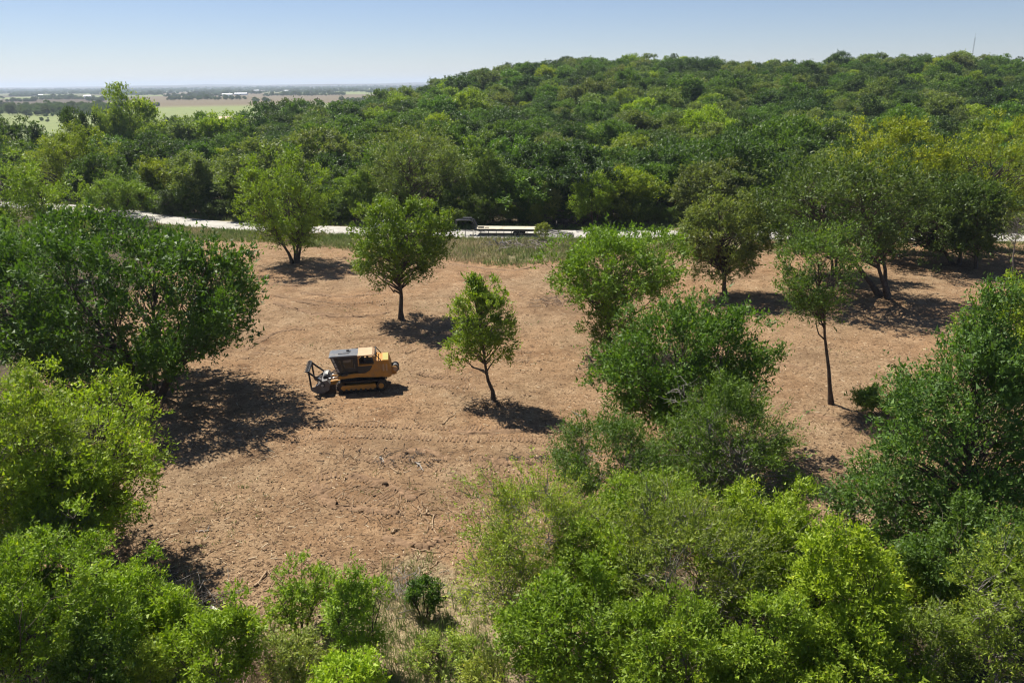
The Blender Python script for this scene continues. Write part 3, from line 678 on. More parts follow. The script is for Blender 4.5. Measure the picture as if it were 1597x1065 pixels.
def gn_scatter(name, P, rotz, scale, idx, tint, objs, kind='stuff'):
    """one object whose instances reuse crowns that stand in the scene"""
    me = bpy.data.meshes.new(name); n = len(P)
    me.vertices.add(n); me.vertices.foreach_set('co', np.asarray(P, np.float32).ravel())
    def at(nm, typ, dat, key):
        a = me.attributes.new(nm, typ, 'POINT'); a.data.foreach_set(key, np.asarray(dat).ravel())
    at('rotz', 'FLOAT_VECTOR', np.stack([np.zeros(n), np.zeros(n), rotz], -1).astype(np.float32), 'vector')
    at('scl', 'FLOAT_VECTOR', np.asarray(scale, np.float32), 'vector')
    at('vidx', 'INT', np.asarray(idx, np.int32), 'value')
    at('tint', 'FLOAT_COLOR', np.concatenate([np.asarray(tint, np.float32), np.ones((n, 1), np.float32)], 1), 'color')
    o = obj(name, me); tag(o, kind=kind)
    ng = bpy.data.node_groups.new(name, 'GeometryNodeTree')
    ng.interface.new_socket('Geometry', in_out='INPUT', socket_type='NodeSocketGeometry')
    ng.interface.new_socket('Geometry', in_out='OUTPUT', socket_type='NodeSocketGeometry')
    gi = ng.nodes.new('NodeGroupInput'); go = ng.nodes.new('NodeGroupOutput')
    mp = ng.nodes.new('GeometryNodeMeshToPoints'); iop = ng.nodes.new('GeometryNodeInstanceOnPoints')
    jn = ng.nodes.new('GeometryNodeJoinGeometry')
    for ob in objs:
        oi = ng.nodes.new('GeometryNodeObjectInfo'); oi.transform_space = 'ORIGINAL'
        oi.inputs['Object'].default_value = ob; oi.inputs['As Instance'].default_value = True
        ng.links.new(oi.outputs['Geometry'], jn.inputs[0])
    def na(nm, typ):
        q = ng.nodes.new('GeometryNodeInputNamedAttribute'); q.data_type = typ; q.inputs['Name'].default_value = nm
        return [s for s in q.outputs if s.enabled][0]
    ng.links.new(gi.outputs[0], mp.inputs[0]); ng.links.new(mp.outputs[0], iop.inputs['Points'])
    ng.links.new(jn.outputs[0], iop.inputs['Instance']); iop.inputs['Pick Instance'].default_value = True
    ng.links.new(na('vidx', 'INT'), iop.inputs['Instance Index'])
    e2r = ng.nodes.new('FunctionNodeEulerToRotation'); ng.links.new(na('rotz', 'FLOAT_VECTOR'), e2r.inputs[0])
    ng.links.new(e2r.outputs[0], iop.inputs['Rotation']); ng.links.new(na('scl', 'FLOAT_VECTOR'), iop.inputs['Scale'])
    ng.links.new(iop.outputs[0], go.inputs[0])
    md = o.modifiers.new('scatter', 'NODES'); md.node_group = ng
    return o
REST = build_forest()
def one_of_each():
    out = []
    for tm, cm, _, _ in SPEC:
        out.append(next(o for o in C.objects if o.data is cm and o.name.startswith('crown')))
    return out
CROWNS = one_of_each()
def far_forest():
    r = np.random.default_rng(77); q = REST; n = len(q)
    P = [(a[0], a[1], a[2]) for a in q]
    ti = [jit(CLASSES[a[4]][1], r, .16) for a in q]
    o = gn_scatter('woodland', P, np.array([a[7] for a in q]), [(a[5], a[5], a[5] * a[6]) for a in q], [a[3] for a in q], ti, CROWNS)
    tag(o, 'unbroken oak woodland covering the hillside behind the nearer trees', 'woodland')
far_forest()
def far_hedges():
    r = np.random.default_rng(31); P = []; S = []
    def put(x, y, s):
        P.append((x, y, float(terrain(x, y)) - .5)); k = s * r.uniform(.7, 1.35); S.append((k, k, k * r.uniform(.7, 1.05)))
    def row(p0, p1, Y0, Y1, gap, s, thick=6, miss=.1):
        sd0 = len(P) % 17; gap = gap * .62; miss = .18 + miss * 1.3
        L = int(abs(p1 - p0) / F * (Y0 + Y1) / 2 / gap)
        for k in range(max(L, 2)):
            if vnoise(k * gap, 0.0, 85.0, sd0) < miss: continue
            t = k / max(L, 1); Y = Y0 + (Y1 - Y0) * t + r.normal(0, thick)
            x = (p0 + (p1 - p0) * t - W / 2) / F * Y * 1.05 + r.normal(0, gap * .3); put(x, Y, s)
    for _ in range(170):      # big clump left of the tall tree
        Y = r.uniform(900, 1150); px = 40 + 210 * r.random() ** .9; put((px - W/2) / F * Y * 1.05, Y, 1.1 if px > 60 else .7)
    row(-60, 160, 820, 900, 8, .6, 25, .2)
    row(-60, 160, 700, 760, 14, .4, 25, .3)
    row(230, 760, 1080, 1180, 13, .95, 8, .28)
    row(-60, 300, 1250, 1300, 8, .9, 40, .05)
    row(240, 760, 1480, 1560, 11, .9, 12, .30)
    row(-60, 760, 1800, 1900, 9, 1.0, 25, .25)
    row(100, 500, 2150, 2000, 9, .9, 15, .25)
    row(-60, 760, 2500, 2400, 8, 1.1, 60, .15)
    row(-60, 760, 3000, 3100, 8, 1.2, 60, .12)
    for q in range(14): row(-80, 780, 3500 + 380 * q, 3450 + 380 * q, 13 + q, 1.25 + .05 * q, 60 + 8 * q, .12)
    n = len(P)
    ti = [jit((.040, .066, .026), r, .25) for _ in range(n)]
    o = gn_scatter('distant_trees', P, r.uniform(0, 6.28, n), S, r.integers(0, len(SPEC), n), ti, CROWNS)
    tag(o, 'hazy hedgerows and copses spread over the far plain', 'distant trees')
far_hedges()

# ------------------------------------------------------------------ shrubs along the edge of the wood
def edge_shrubs():
    r = np.random.default_rng(12); k = 0; xs = np.arange(-92, 98, 2.7)
    names = ['first', 'second', 'third', 'fourth', 'fifth', 'sixth', 'seventh', 'eighth', 'ninth', 'tenth', 'eleventh', 'twelfth'] + ['%dth' % q for q in range(13, 99)]
    for x in xs:
        y = float(road_y(x)) + r.uniform(6.2, 8.6); x = x + r.normal(0, .8)
        tm, cm, rx, h = SPEC[int(r.integers(len(SPEC)))]
        s = r.uniform(.38, .74); e = empty('shrub', (x, y, float(terrain(x, y)) - 1.0 * s), r.uniform(0, 6.28)); e.scale = (s, s, s * r.uniform(.75, 1.1))
        tag(e, f'{names[k]} low shrub from the left along the foot of the wood', 'shrub', 'shrubs at the foot of the wood'); k += 1
        obj('stem', tm, e); c = obj('foliage', cm, e); c['tint'] = jit([(.055, .088, .028), (.040, .070, .024), (.085, .120, .035)][int(r.integers(3))], r, .15)
edge_shrubs()

# ------------------------------------------------------------------ paints
ORANGE = simple('orange_paint', (.46, .215, .035), .55, 0, .18, 3.0, (.29, .175, .09))
CREAM = simple('faded_paint', (.47, .31, .18), .55, 0, .1, 3.0, (.40, .27, .14))
BLACKP = simple('black_paint', (.028, .029, .031), .45, 0, .2, 4.0, (.05, .042, .035))
STEEL = simple('worn_steel', (.15, .145, .14), .55, .2, .3, 5.0, (.12, .085, .055))
TRACKM = simple('track_steel', (.035, .03, .026), .6, .3, .3, 8.0, (.11, .07, .045))
ROOFM = simple('cab_roof_paint', (.115, .122, .132), .45, 0, .12, 3.0, (.28, .24, .19))
GLASSM = simple('dark_glass', (.010, .012, .014), .12, 0, .1, 2.0, None, .6)
TINTED = simple('lit_pane_and_cover', (.42, .40, .36), .6, 0, .15, 9.0)  # guard panes with their lit look painted in; also the motor cover
HYD = simple('chrome_rod', (.62, .60, .57), .25, .8, .1, 3.0)
LIMEM = simple('hood_top_paint', (.36, .33, .10), .5, 0, .1, 3.0, (.45, .22, .05))

def ring_prism(mb, outer, inner, y0, y1):
    n = len(outer)
    vs = [(x, y0, z) for x, z in outer] + [(x, y0, z) for x, z in inner] + [(x, y1, z) for x, z in outer] + [(x, y1, z) for x, z in inner]
    fs = []
    for i in range(n):
        j = (i + 1) % n
        fs += [(i, j, n + j, n + i), (2*n + j, 2*n + i, 3*n + i, 3*n + j), (j, i, 2*n + i, 2*n + j), (n + i, n + j, 3*n + j, 3*n + i)]
    mb.add(vs, fs)
def stadium(x0, x1, zc, r0, r1, n=8):
    """track outline: idler of radius r1 at x1 (front), sprocket r0 at x0"""
    P = []
    for k in range(n + 1):
        a = -math.pi / 2 + math.pi * k / n; P.append((x1 + r1 * math.cos(a), zc + r1 * math.sin(a) - (r0 - r1) * 0))
    for k in range(n + 1):
        a = math.pi / 2 + math.pi * k / n; P.append((x0 + r0 * math.cos(a), zc + r0 * math.sin(a)))
    return P

def build_mulcher():
    A = G(566, 615.5); ph = math.radians(8.0); far = np.array([-math.sin(ph), math.cos(ph), 0])
    B = A + far * 1.22; B[2] = float(terrain(B[0], B[1])) + .02
    e = empty('forestry_mulcher', B, math.pi + ph); e.scale = (.935, .935, .95)
    tag(e, 'orange tracked forestry mulcher with grey cab roof parked on the cleared soil', 'mulcher')
    # tracks
    for sgn in (1, -1):
        y0, y1 = (0.78, 1.26) if sgn > 0 else (-1.26, -.78)
        m = MB(); zc = .43; out = stadium(-1.42, 1.52, zc, .42, .42); inn = stadium(-1.42, 1.52, zc, .35, .35)
        ring_prism(m, out, inn, y0, y1)
        # grousers
        L = [np.array(p) for p in out]; per = []
        for i in range(len(L)):
            a, b = L[i], L[(i + 1) % len(L)]; d = np.linalg.norm(b - a); k = max(1, int(round(d / .16)))
            for j in range(k):
                q = a + (b - a) * (j + .5) / k; nrm = np.array([(b - a)[1], -(b - a)[0]]) / (d + 1e-9); t = (b - a) / (d + 1e-9)
                per.append((q, nrm, t))
        for q, nrm, t in per:
            pr = [q - t * .022, q + t * .022, q + t * .022 + nrm * .055, q - t * .022 + nrm * .055]
            m.prism([(v[0], v[1]) for v in pr], y0 + .005, y1 - .005)
        tr = m.build('track', TRACKM, e)
        f = MB(); yo = y1 if sgn > 0 else y0; ya, yb = sorted((yo - sgn * .34, yo + sgn * .02))
        f.prism([(1.45, .17), (1.62, .36), (1.5, .55), (-.95, .60), (-1.05, .46), (-1.0, .17)], ya, yb); f.build('track_frame', ORANGE, tr)
        for k in range(7):
            x = 1.2 - k * .36; w = MB(); w.tube([(x, ya, .2), (x, yb + .03 * sgn if sgn > 0 else yb, .2)], .095, 10); 
            w2 = w.build('track_roller', BLACKP, tr)
        s = MB(); s.tube([(-1.42, y0 + .05, .43), (-1.42, y1 + (.03 if sgn > 0 else -.05), .43)], .34, 18)
        for k in range(12):
            a = k * math.pi / 6; s.box(-1.42 + .34*math.cos(a) - .04, -1.42 + .34*math.cos(a) + .04, y0 + .15, y1 - .15, .43 + .34*math.sin(a) - .04, .43 + .34*math.sin(a) + .04)
        s.build('sprocket', BLACKP, tr)
        h = MB(); yy = y1 + .03 if sgn > 0 else y0 - .03; h.tube([(-1.42, yy - .02, .43), (-1.42, yy + sgn * .06, .43)], .2, 14); h.build('sprocket_hub', ORANGE, tr)
        i2 = MB(); i2.tube([(1.52, y0 + .06, .43), (1.52, y1 - .06, .43)], .32, 16); i2.build('idler', TRACKM, tr)
        g = MB(); g.tube([(.2, y0 + .1, .72), (.2, y1 - .1, .72)], .09, 10); g.tube([(-.55, y0 + .1, .72), (-.55, y1 - .1, .72)], .09, 10); g.build('carrier_roller', BLACKP, tr)
    m = MB(); m.box(-1.75, 1.65, -.77, .77, .42, 1.05, .08); m.build('chassis', BLACKP, e)
    # body skirt, one profile
    b = MB(); b.prism([(1.72, .98), (1.78, 1.22), (.55, 1.36), (-.25, 1.36), (-.62, 1.55), (-.98, 2.12), (-1.08, 2.3), (-1.5, 2.3), (-1.5, 1.02), (-1.2, 1.0), (.2, 1.08)], -.98, .98)
    body = b.build('body', ORANGE, e)
    q = MB(); q.prism([(.24, 1.37), (.24, 1.94), (-.86, 1.94), (-.66, 1.60), (-.27, 1.37)], .62, .965); q.prism([(.24, 1.37), (.24, 1.94), (-.86, 1.94), (-.66, 1.60), (-.27, 1.37)], -.965, -.62); q.build('engine_side_panel', BLACKP, e)
    q = MB(); q.box(-1.0, .24, .60, .97, 1.945, 2.02); q.box(-1.0, .24, -.97, -.60, 1.945, 2.02); q.build('side_rail', ORANGE, e)
    # engine bay
    en = MB(); en.box(-.95, .2, -.6, .6, 1.37, 2.1, .06); en.tube([(-.1, .2, 2.1), (-.1, .2, 2.42)], .14, 12); en.tube([(-.45, -.2, 2.1), (-.45, -.2, 2.5)], .09, 10); en.tube([(.05, .45, 2.05), (.05, .45, 2.45)], .06, 8); en.box(-.8, -.3, -.1, .5, 2.1, 2.28); en.build('engine', BLACKP, e)
    # canopy over the engine
    c = MB(); c.prism([(.25, 2.70), (.25, 2.76), (-.85, 2.78), (-1.02, 2.66), (-1.02, 2.60), (-.84, 2.70)], -.95, .95); cp = c.build('canopy', CREAM, e)
    for y in (.88, -.88):
        p_ = MB(); p_.box(.13, .23, y - .05, y + .05, 1.95, 2.70); p_.build('canopy_post', ORANGE, e)
        p_ = MB(); p_.prism([(-1.02, 2.62), (-.86, 2.68), (-.98, 2.14), (-1.2, 2.28)], y - .06, y + .06); p_.build('canopy_post', ORANGE, e)
        p_ = MB(); p_.tube([(-.95, y, 2.76), (-1.1, y, 2.80), (-1.48, y, 2.32)], .035, 6); p_.build('brush_bar', BLACKP, e)
    bar = MB(); bar.tube([(-1.1, -.88, 2.80), (-1.1, .88, 2.80)], .035, 6); bar.build('brush_bar', BLACKP, e)
    # rear hood
    h = MB(); h.prism([(-1.505, 1.0), (-1.505, 2.26), (-1.60, 2.30), (-2.06, 2.30), (-2.26, 1.62), (-2.24, 1.02), (-2.0, .92)], -.93, .93); hd = h.build('rear_hood', ORANGE, e)
    t = MB(); t.box(-2.04, -1.62, -.86, .86, 2.303, 2.325); t.build('hood_top', LIMEM, hd)
    for k in range(2):
        t = MB(); t.box(-1.72 - k * .24, -1.60 - k * .24, .931, .94, 1.45, 2.0); t.build('hood_vent', CREAM, hd)
    # winch
    w = MB(); w.box(-2.62, -2.26, -.5, -.38, 1.0, 1.6); w.box(-2.62, -2.26, .38, .5, 1.0, 1.6); w.box(-2.5, -2.24, -.5, .5, .98, 1.1); wn_ = w.build('winch_frame', ORANGE, e)
    w = MB(); w.tube([(-2.55, -.37, 1.42), (-2.55, .37, 1.42)], .2, 16); w.tube([(-2.55, -.37, 1.42), (-2.55, -.33, 1.42)], .3, 16); w.tube([(-2.55, .33, 1.42), (-2.55, .37, 1.42)], .3, 16); w.build('winch_drum', STEEL, wn_)
    w = MB(); w.tube([(-2.55, .385, 1.42), (-2.55, .53, 1.42)], .17, 12); w.build('winch_motor', CREAM, wn_)
    # cab
    cb = MB(); prof = [(.25, 1.37), (1.70, 1.24), (1.80, 1.36), (2.26, 2.62), (.25, 2.66)]
    cb.prism(prof, -.74, .74); cab = cb.build('cab', BLACKP, e)
    rf = MB(); rf.prism([(.22, 2.665), (2.36, 2.625), (2.38, 2.66), (2.2, 2.74), (.22, 2.77)], -.82, .82); roof = rf.build('roof', ROOFM, cab)
    rr = MB(); rr.tube([(1.7, .30, 2.79), (.95, .30, 2.80), (.78, -.25, 2.82)], .022, 5); rr.box(.9, 1.1, -.5, -.2, 2.765, 2.86); rr.build('roof_bar', BLACKP, roof)
    dr = MB(); dr.prism([(.42, 1.46), (1.40, 1.40), (1.82, 2.52), (.42, 2.55)], .741, .775); door = dr.build('door', BLACKP, cab)
    wi = MB(); wi.prism([(.60, 1.78), (1.25, 1.78), (1.40, 2.42), (.60, 2.44)], .776, .784); wi.build('door_window', GLASSM, door)
    wi = MB(); wi.prism([(1.36, 1.62), (1.42, 1.62), (1.72, 2.44), (1.52, 2.44)], .776, .782); wi.build('door_window', GLASSM, door)
    hh = MB(); hh.tube([(.5, .79, 1.75), (.5, .81, 2.1)], .02, 5); hh.build('door_handle', HYD, door)
    pg = MB(); pg.prism([(.75, 2.26), (1.3, 2.24), (1.32, 2.40), (.75, 2.42)], .785, .79); pg.build('window_guard', simple('dusty_guard', (.20, .165, .125), .7), door)
    wi = MB(); wi.prism([(.45, 1.7), (1.3, 1.7), (1.5, 2.4), (.45, 2.42)], -.775, -.741); wi.build('side_window', GLASSM, cab)
    # front guard panes with bars between
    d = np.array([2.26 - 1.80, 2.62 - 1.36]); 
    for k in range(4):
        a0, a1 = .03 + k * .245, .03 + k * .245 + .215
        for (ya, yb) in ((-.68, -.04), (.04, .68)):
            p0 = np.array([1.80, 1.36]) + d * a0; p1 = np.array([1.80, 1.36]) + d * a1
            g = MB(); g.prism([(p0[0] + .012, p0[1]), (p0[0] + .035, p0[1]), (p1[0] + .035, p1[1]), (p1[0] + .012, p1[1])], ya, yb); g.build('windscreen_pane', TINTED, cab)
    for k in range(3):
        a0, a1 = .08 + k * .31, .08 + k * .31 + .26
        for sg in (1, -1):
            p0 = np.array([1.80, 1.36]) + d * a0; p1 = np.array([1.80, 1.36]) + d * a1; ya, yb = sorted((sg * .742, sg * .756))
            g = MB(); g.prism([(p0[0] - .20, p0[1]), (p0[0] - .045, p0[1]), (p1[0] - .045, p1[1]), (p1[0] - .20, p1[1])], ya, yb); g.build('corner_pane', TINTED, cab)  # pale colour stands in for sunlit ground seen through the mesh
    st = MB(); st.prism([(1.05, 1.25), (1.5, 1.2), (1.55, 1.28), (1.2, 1.42), (1.05, 1.40)], .80, 1.0); st.build('step', BLACKP, e)
    # lift arms and hydraulics
    for y in (.62, -.62):
        a = MB(); a.prism([(1.5, .55), (1.6, .85), (2.5, .78), (2.75, .62), (2.7, .4), (2.4, .5)], y - .08, y + .08); a.build('lift_arm', ORANGE, e)
        a = MB(); a.tube([(1.55, y * .6, 1.0), (2.1, y * .6, .95)], .06, 8); cyl = a.build('hydraulic_cylinder', CREAM, e)
        a = MB(); a.tube([(2.1, y * .6, .95), (2.6, y * .6, .9)], .032, 8); a.build('piston_rod', HYD, cyl)
    hs = MB()
    for k in range(5):
        y = -.3 + k * .15; hs.tube([(1.75, y, 1.15), (2.05, y + .05, 1.35 - .03 * k), (2.4, y, 1.1), (2.55, y, .95)], .025, 5)
    hs.build('hydraulic_hose', BLACKP, e)
    # mulching head
    hd_ = MB(); PW = 1.22
    sp = [(2.55, 1.0), (2.36, .75), (2.48, .30), (2.85, .06), (3.35, .02), (3.78, .28), (3.86, .52), (3.45, .62), (3.0, .95)]
    hd_.prism(sp, PW - .05, PW); hd_.prism(sp, -PW, -PW + .05)
    sh = [(2.55, 1.0), (2.36, .75), (2.48, .30), (2.85, .06)]
    for a, b_ in zip(sh[:-1], sh[1:]):
        n_ = np.array([-(b_[1] - a[1]), b_[0] - a[0]]); n_ = n_ / np.linalg.norm(n_) * -.05
        hd_.prism([a, b_, (b_[0] + n_[0] * -1, b_[1] + n_[1] * -1), (a[0] + n_[0] * -1, a[1] + n_[1] * -1)], -PW + .05, PW - .05)
    hd_.prism([(2.55, 1.0), (3.0, .95), (3.0, 1.0), (2.58, 1.06)], -PW, PW)
    head = hd_.build('mulching_head', STEEL, e)
    dm = MB(); dm.tube([(3.2, -PW + .06, .42), (3.2, PW - .06, .42)], .26, 16); drum = dm.build('drum', TRACKM, head)
    r = np.random.default_rng(3)
    for k in range(30):
        y = -PW + .12 + k * (2 * PW - .24) / 29; a = k * 2.2; ca, sa = math.cos(a), math.sin(a)
        t = MB(); c0 = np.array([3.2 + .27 * ca, y, .42 + .27 * sa]); t.box(c0[0] - .06, c0[0] + .06, y - .035, y + .035, c0[2] - .05, c0[2] + .05); t.build('drum_tooth', HYD, drum)
    mt = MB(); mt.tube([(2.75, .3, 1.12), (2.75, .75, 1.12)], .16, 12); mt.tube([(2.9, PW - .02, .72), (2.9, PW + .06, .72)], .17, 14); mt.build('drive_motor', BLACKP, head)
    mt = MB(); mt.tube([(2.95, PW + .065, .70), (2.95, PW + .10, .70)], .1, 10); mt.box(2.6, 2.8, -.6, .2, 1.07, 1.2); mt.build('motor_cover', TINTED, head)
    pb = MB(); pb.tube([(3.88, -PW, 1.76), (3.88, PW, 1.76)], .075, 8)
    push = pb.build('push_bar', BLACKP, head)
    for y in (PW - .06, -PW + .06):
        a = MB(); a.prism([(3.72, .42), (3.84, .46), (3.95, 1.76), (3.82, 1.76)], y - .05, y + .05); a.build('push_bar_post', BLACKP, head)
        a = MB(); a.prism([(3.80, 1.74), (3.90, 1.66), (3.02, .92), (2.94, .99)], y - .05, y + .05); a.build('push_bar_brace', BLACKP, head)
    for k in range(6):
        y = -PW + .06 + k * (2 * PW - .12) / 5
        a = MB(); a.prism([(3.80, 1.70), (3.86, 1.86), (4.05, 1.90), (4.22, 1.80), (4.05, 1.76), (3.96, 1.68)], y - .045, y + .045); a.build('push_bar_tooth', STEEL, push)
build_mulcher()

# ------------------------------------------------------------------ gooseneck trailer
def build_trailer():
    A = G(741, 369); Bq = G(836, 370.0); d = Bq - A; L = float(np.linalg.norm(d)); ang = math.atan2(d[1], d[0])
    e = empty('gooseneck_trailer', (A[0], A[1], .12), ang); tag(e, 'black gooseneck flatbed trailer with pale wooden deck and lowered ramps on the road', 'trailer')
    WD = simple('weathered_planks', (.52, .47, .36), .8, 0, .18, 1.5, (.36, .28, .19))
    Wd = 2.6
    m = MB(); n = 10
    for k in range(n):
        y = .05 + k * (Wd - .1) / n; m.box(.05, L, y + .012, y + (Wd - .1) / n - .012, .93, .985)
    m.build('deck', WD, e)
    f = MB(); f.box(0, L, -.02, .05, .78, .99); f.box(0, L, Wd - .05, Wd + .02, .78, .99); f.box(-.08, .05, -.02, Wd + .02, .72, .99)
    for k in range(9): f.box(.3 + k * L / 9, .38 + k * L / 9, .05, Wd - .05, .80, .925)
    f.box(0, L, .75, .9, .55, .80); f.box(0, L, Wd - .9, Wd - .75, .55, .80); f.build('frame_rail', BLACKP, e)
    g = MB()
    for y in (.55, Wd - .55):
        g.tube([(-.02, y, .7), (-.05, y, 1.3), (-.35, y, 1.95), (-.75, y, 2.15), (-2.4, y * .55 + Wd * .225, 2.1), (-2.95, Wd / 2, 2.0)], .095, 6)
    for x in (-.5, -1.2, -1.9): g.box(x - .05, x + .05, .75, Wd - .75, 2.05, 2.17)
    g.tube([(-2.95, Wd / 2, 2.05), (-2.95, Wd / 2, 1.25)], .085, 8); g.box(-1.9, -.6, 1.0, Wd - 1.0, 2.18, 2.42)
    gn = g.build('gooseneck', simple('highlit_black_paint', (.07, .072, .078), .4, 0, .3, 3.0, (.16, .15, .14)), e)  # black paint lightened, its grey highlights put into the colour
    for y in (.4, Wd - .4):
        j = MB(); j.tube([(-.35, y, 1.9), (-.35, y, .02)], .06, 6); j.box(-.47, -.23, y - .12, y + .12, -.08, .02); j.build('landing_leg', BLACKP, e)
    TY = simple('tyre_rubber', (.02, .02, .02), .85)
    for x in (L * .66, L * .76):
        for y0, y1 in ((.02, .55), (Wd - .55, Wd - .02)):
            t = MB(); t.tube([(x, y0, .30), (x, y0 + .06, .30), (x, y1 - .06, .30), (x, y1, .30)], [.34, .40, .40, .34], 16); w = t.build('wheel', TY, e)
            t = MB(); t.tube([(x, y0 - .01, .30), (x, y1 + .01, .30)], .19, 12); t.build('rim', STEEL, w)
    dv = MB(); dv.prism([(L, .99), (L, .90), (L + 1.9, .55), (L + 1.9, .64)], .0, .12); dv.prism([(L, .99), (L, .90), (L + 1.9, .55), (L + 1.9, .64)], Wd - .12, Wd)
    for k in range(13): x = L + .1 + k * .145; z = .965 - k * .0265; dv.box(x, x + .06, .12, Wd - .12, z - .05, z)
    dv.build('beavertail', BLACKP, e)
    for y0, y1 in ((.02, 1.1), (Wd - 1.1, Wd - .02)):
        rp = MB(); x0, x1 = L + 1.92, L + 5.4; z0, z1 = .62, .04
        rp.prism([(x0, z0), (x0, z0 - .1), (x1, z1 - .1), (x1, z1)], y0, y0 + .08); rp.prism([(x0, z0), (x0, z0 - .1), (x1, z1 - .1), (x1, z1)], y1 - .08, y1)
        for k in range(20):
            t = (k + .5) / 20; x = x0 + (x1 - x0) * t; z = z0 + (z1 - z0) * t; rp.box(x - .03, x + .03, y0 + .08, y1 - .08, z - .05, z + .01)
        rp.build('ramp', STEEL, e)
    tb = MB(); tb.box(.35, 1.15, .7, 1.3, .99, 1.12); tb.tube([(1.3, .9, 1.04), (1.9, 1.0, 1.04)], .06, 6); tb.build('tool_tray', BLACKP, e)
build_trailer()

# ------------------------------------------------------------------ pickup truck behind the mid tree
def build_pickup():
    A = G(578, 364); Bq = G(640, 366); d = Bq - A; ang = math.atan2(d[1], d[0])
    e = empty('pickup_truck', (A[0], A[1], .14), ang); tag(e, 'white pickup truck parked on the road, mostly hidden behind a tree', 'pickup truck')
    WP = simple('white_paint', (.74, .75, .76), .3, 0, .04, 2.0, (.55, .50, .43)); TY = simple('truck_tyre', (.02, .02, .02), .85)
    S = 5.9; m = MB()
    m.prism([(.05, .45), (.0, .75), (.12, 1.08), (1.35, 1.20), (3.95, 1.22), (3.95, .5)], 0, 1.95); m.build('body', WP, e)
    c = MB(); n0 = .12
    c.add([(1.35,.06,1.2),(3.75,.06,1.2),(3.75,1.89,1.2),(1.35,1.89,1.2),(2.05,.2,1.88),(3.6,.2,1.9),(3.6,1.75,1.9),(2.05,1.75,1.88)], [(3,2,1,0),(4,5,6,7),(0,1,5,4),(1,2,6,5),(2,3,7,6),(3,0,4,7)]); cab = c.build('cab', WP, e)
    def quad(name, pts, mat, par):
        p = [np.array(q, float) for q in pts]; nn = np.cross(p[1] - p[0], p[2] - p[0]); nn /= np.linalg.norm(nn); q = MB()
        q.add([v + nn * .004 for v in p] + [v + nn * .02 for v in p], [(3,2,1,0),(4,5,6,7),(0,1,5,4),(1,2,6,5),(2,3,7,6),(3,0,4,7)]); return q.build(name, mat, par)
    def on(a, b, c_, d_, u, v):
        a, b, c_, d_ = map(lambda q: np.array(q, float), (a, b, c_, d_)); return (a*(1-u)+b*u)*(1-v)+(d_*(1-u)+c_*u)*v
    side = ((1.35,.06,1.2),(3.75,.06,1.2),(3.6,.2,1.9),(2.05,.2,1.88))
    for u0, u1 in ((.16, .52), (.56, .95)): quad('side_window', [on(*side, u0, .12), on(*side, u1, .12), on(*side, u1, .86), on(*side, u0 + .02, .86)], GLASSM, cab)
    fr = ((1.35,1.89,1.2),(1.35,.06,1.2),(2.05,.2,1.88),(2.05,1.75,1.88)); quad('windscreen', [on(*fr, .06, .1), on(*fr, .94, .1), on(*fr, .94, .92), on(*fr, .06, .92)], GLASSM, cab)
    bk = ((3.75,.06,1.2),(3.75,1.89,1.2),(3.6,1.75,1.9),(3.6,.2,1.9)); quad('rear_window', [on(*bk, .1, .2), on(*bk, .9, .2), on(*bk, .9, .85), on(*bk, .1, .85)], GLASSM, cab)
    b = MB(); b.box(3.98, S, 0, .1, .62, 1.28); b.box(3.98, S, 1.85, 1.95, .62, 1.28); b.box(S - .08, S, .1, 1.85, .62, 1.26); b.box(3.98, 4.06, .1, 1.85, .62, 1.28); b.box(4.06, S - .08, .1, 1.85, .60, .68); b.build('bed', WP, e)
    for x in (1.0, 4.75):
        for y0, y1 in ((-.02, .26), (1.69, 1.97)):
            t = MB(); t.tube([(x, y0, .4), (x, y0 + .05, .4), (x, y1 - .05, .4), (x, y1, .4)], [.35, .40, .40, .35], 18); w = t.build('wheel', TY, e)
            t = MB(); t.tube([(x, y0 - .01, .4), (x, y1 + .01, .4)], .22, 12); t.build('rim', HYD, w)
    for y in (.12, 1.5):
        l = MB(); l.box(-.01, .06, y, y + .33, .78, .98); l.build('headlight', simple('lamp_glass', (.7, .7, .68), .15), e)
    l = MB(); l.box(-.06, .06, .05, 1.9, .42, .62); l.build('bumper', HYD, e)
    l = MB(); l.box(-.005, .03, .5, 1.45, .70, 1.0); l.build('grille', BLACKP, e)
build_pickup()

# ------------------------------------------------------------------ wire fence on the near side of the road
def build_fence():
    e = empty('wire_fence', G(690, 371)); tag(e, 'wire fence with thin steel posts beside the gravel road', 'fence')
    o = np.array(e.location); pts = [G(p, 371.2 + (p - 690) * .004) for p in np.arange(690, 842, 12.0)]
    for q in pts:
        m = MB(); x, y = q[0] - o[0], q[1] - o[1]; m.box(x - .03, x + .03, y - .03, y + .03, -.2, 1.25); m.box(x - .045, x + .045, y - .05, y - .03, .2, 1.2); m.build('post', STEEL, e)
    for z in (.35, .7, 1.05):
        m = MB(); m.tube([(q[0] - o[0], q[1] - o[1] - .06, z) for q in pts], .008, 4); m.build('wire', STEEL, e)
build_fence()

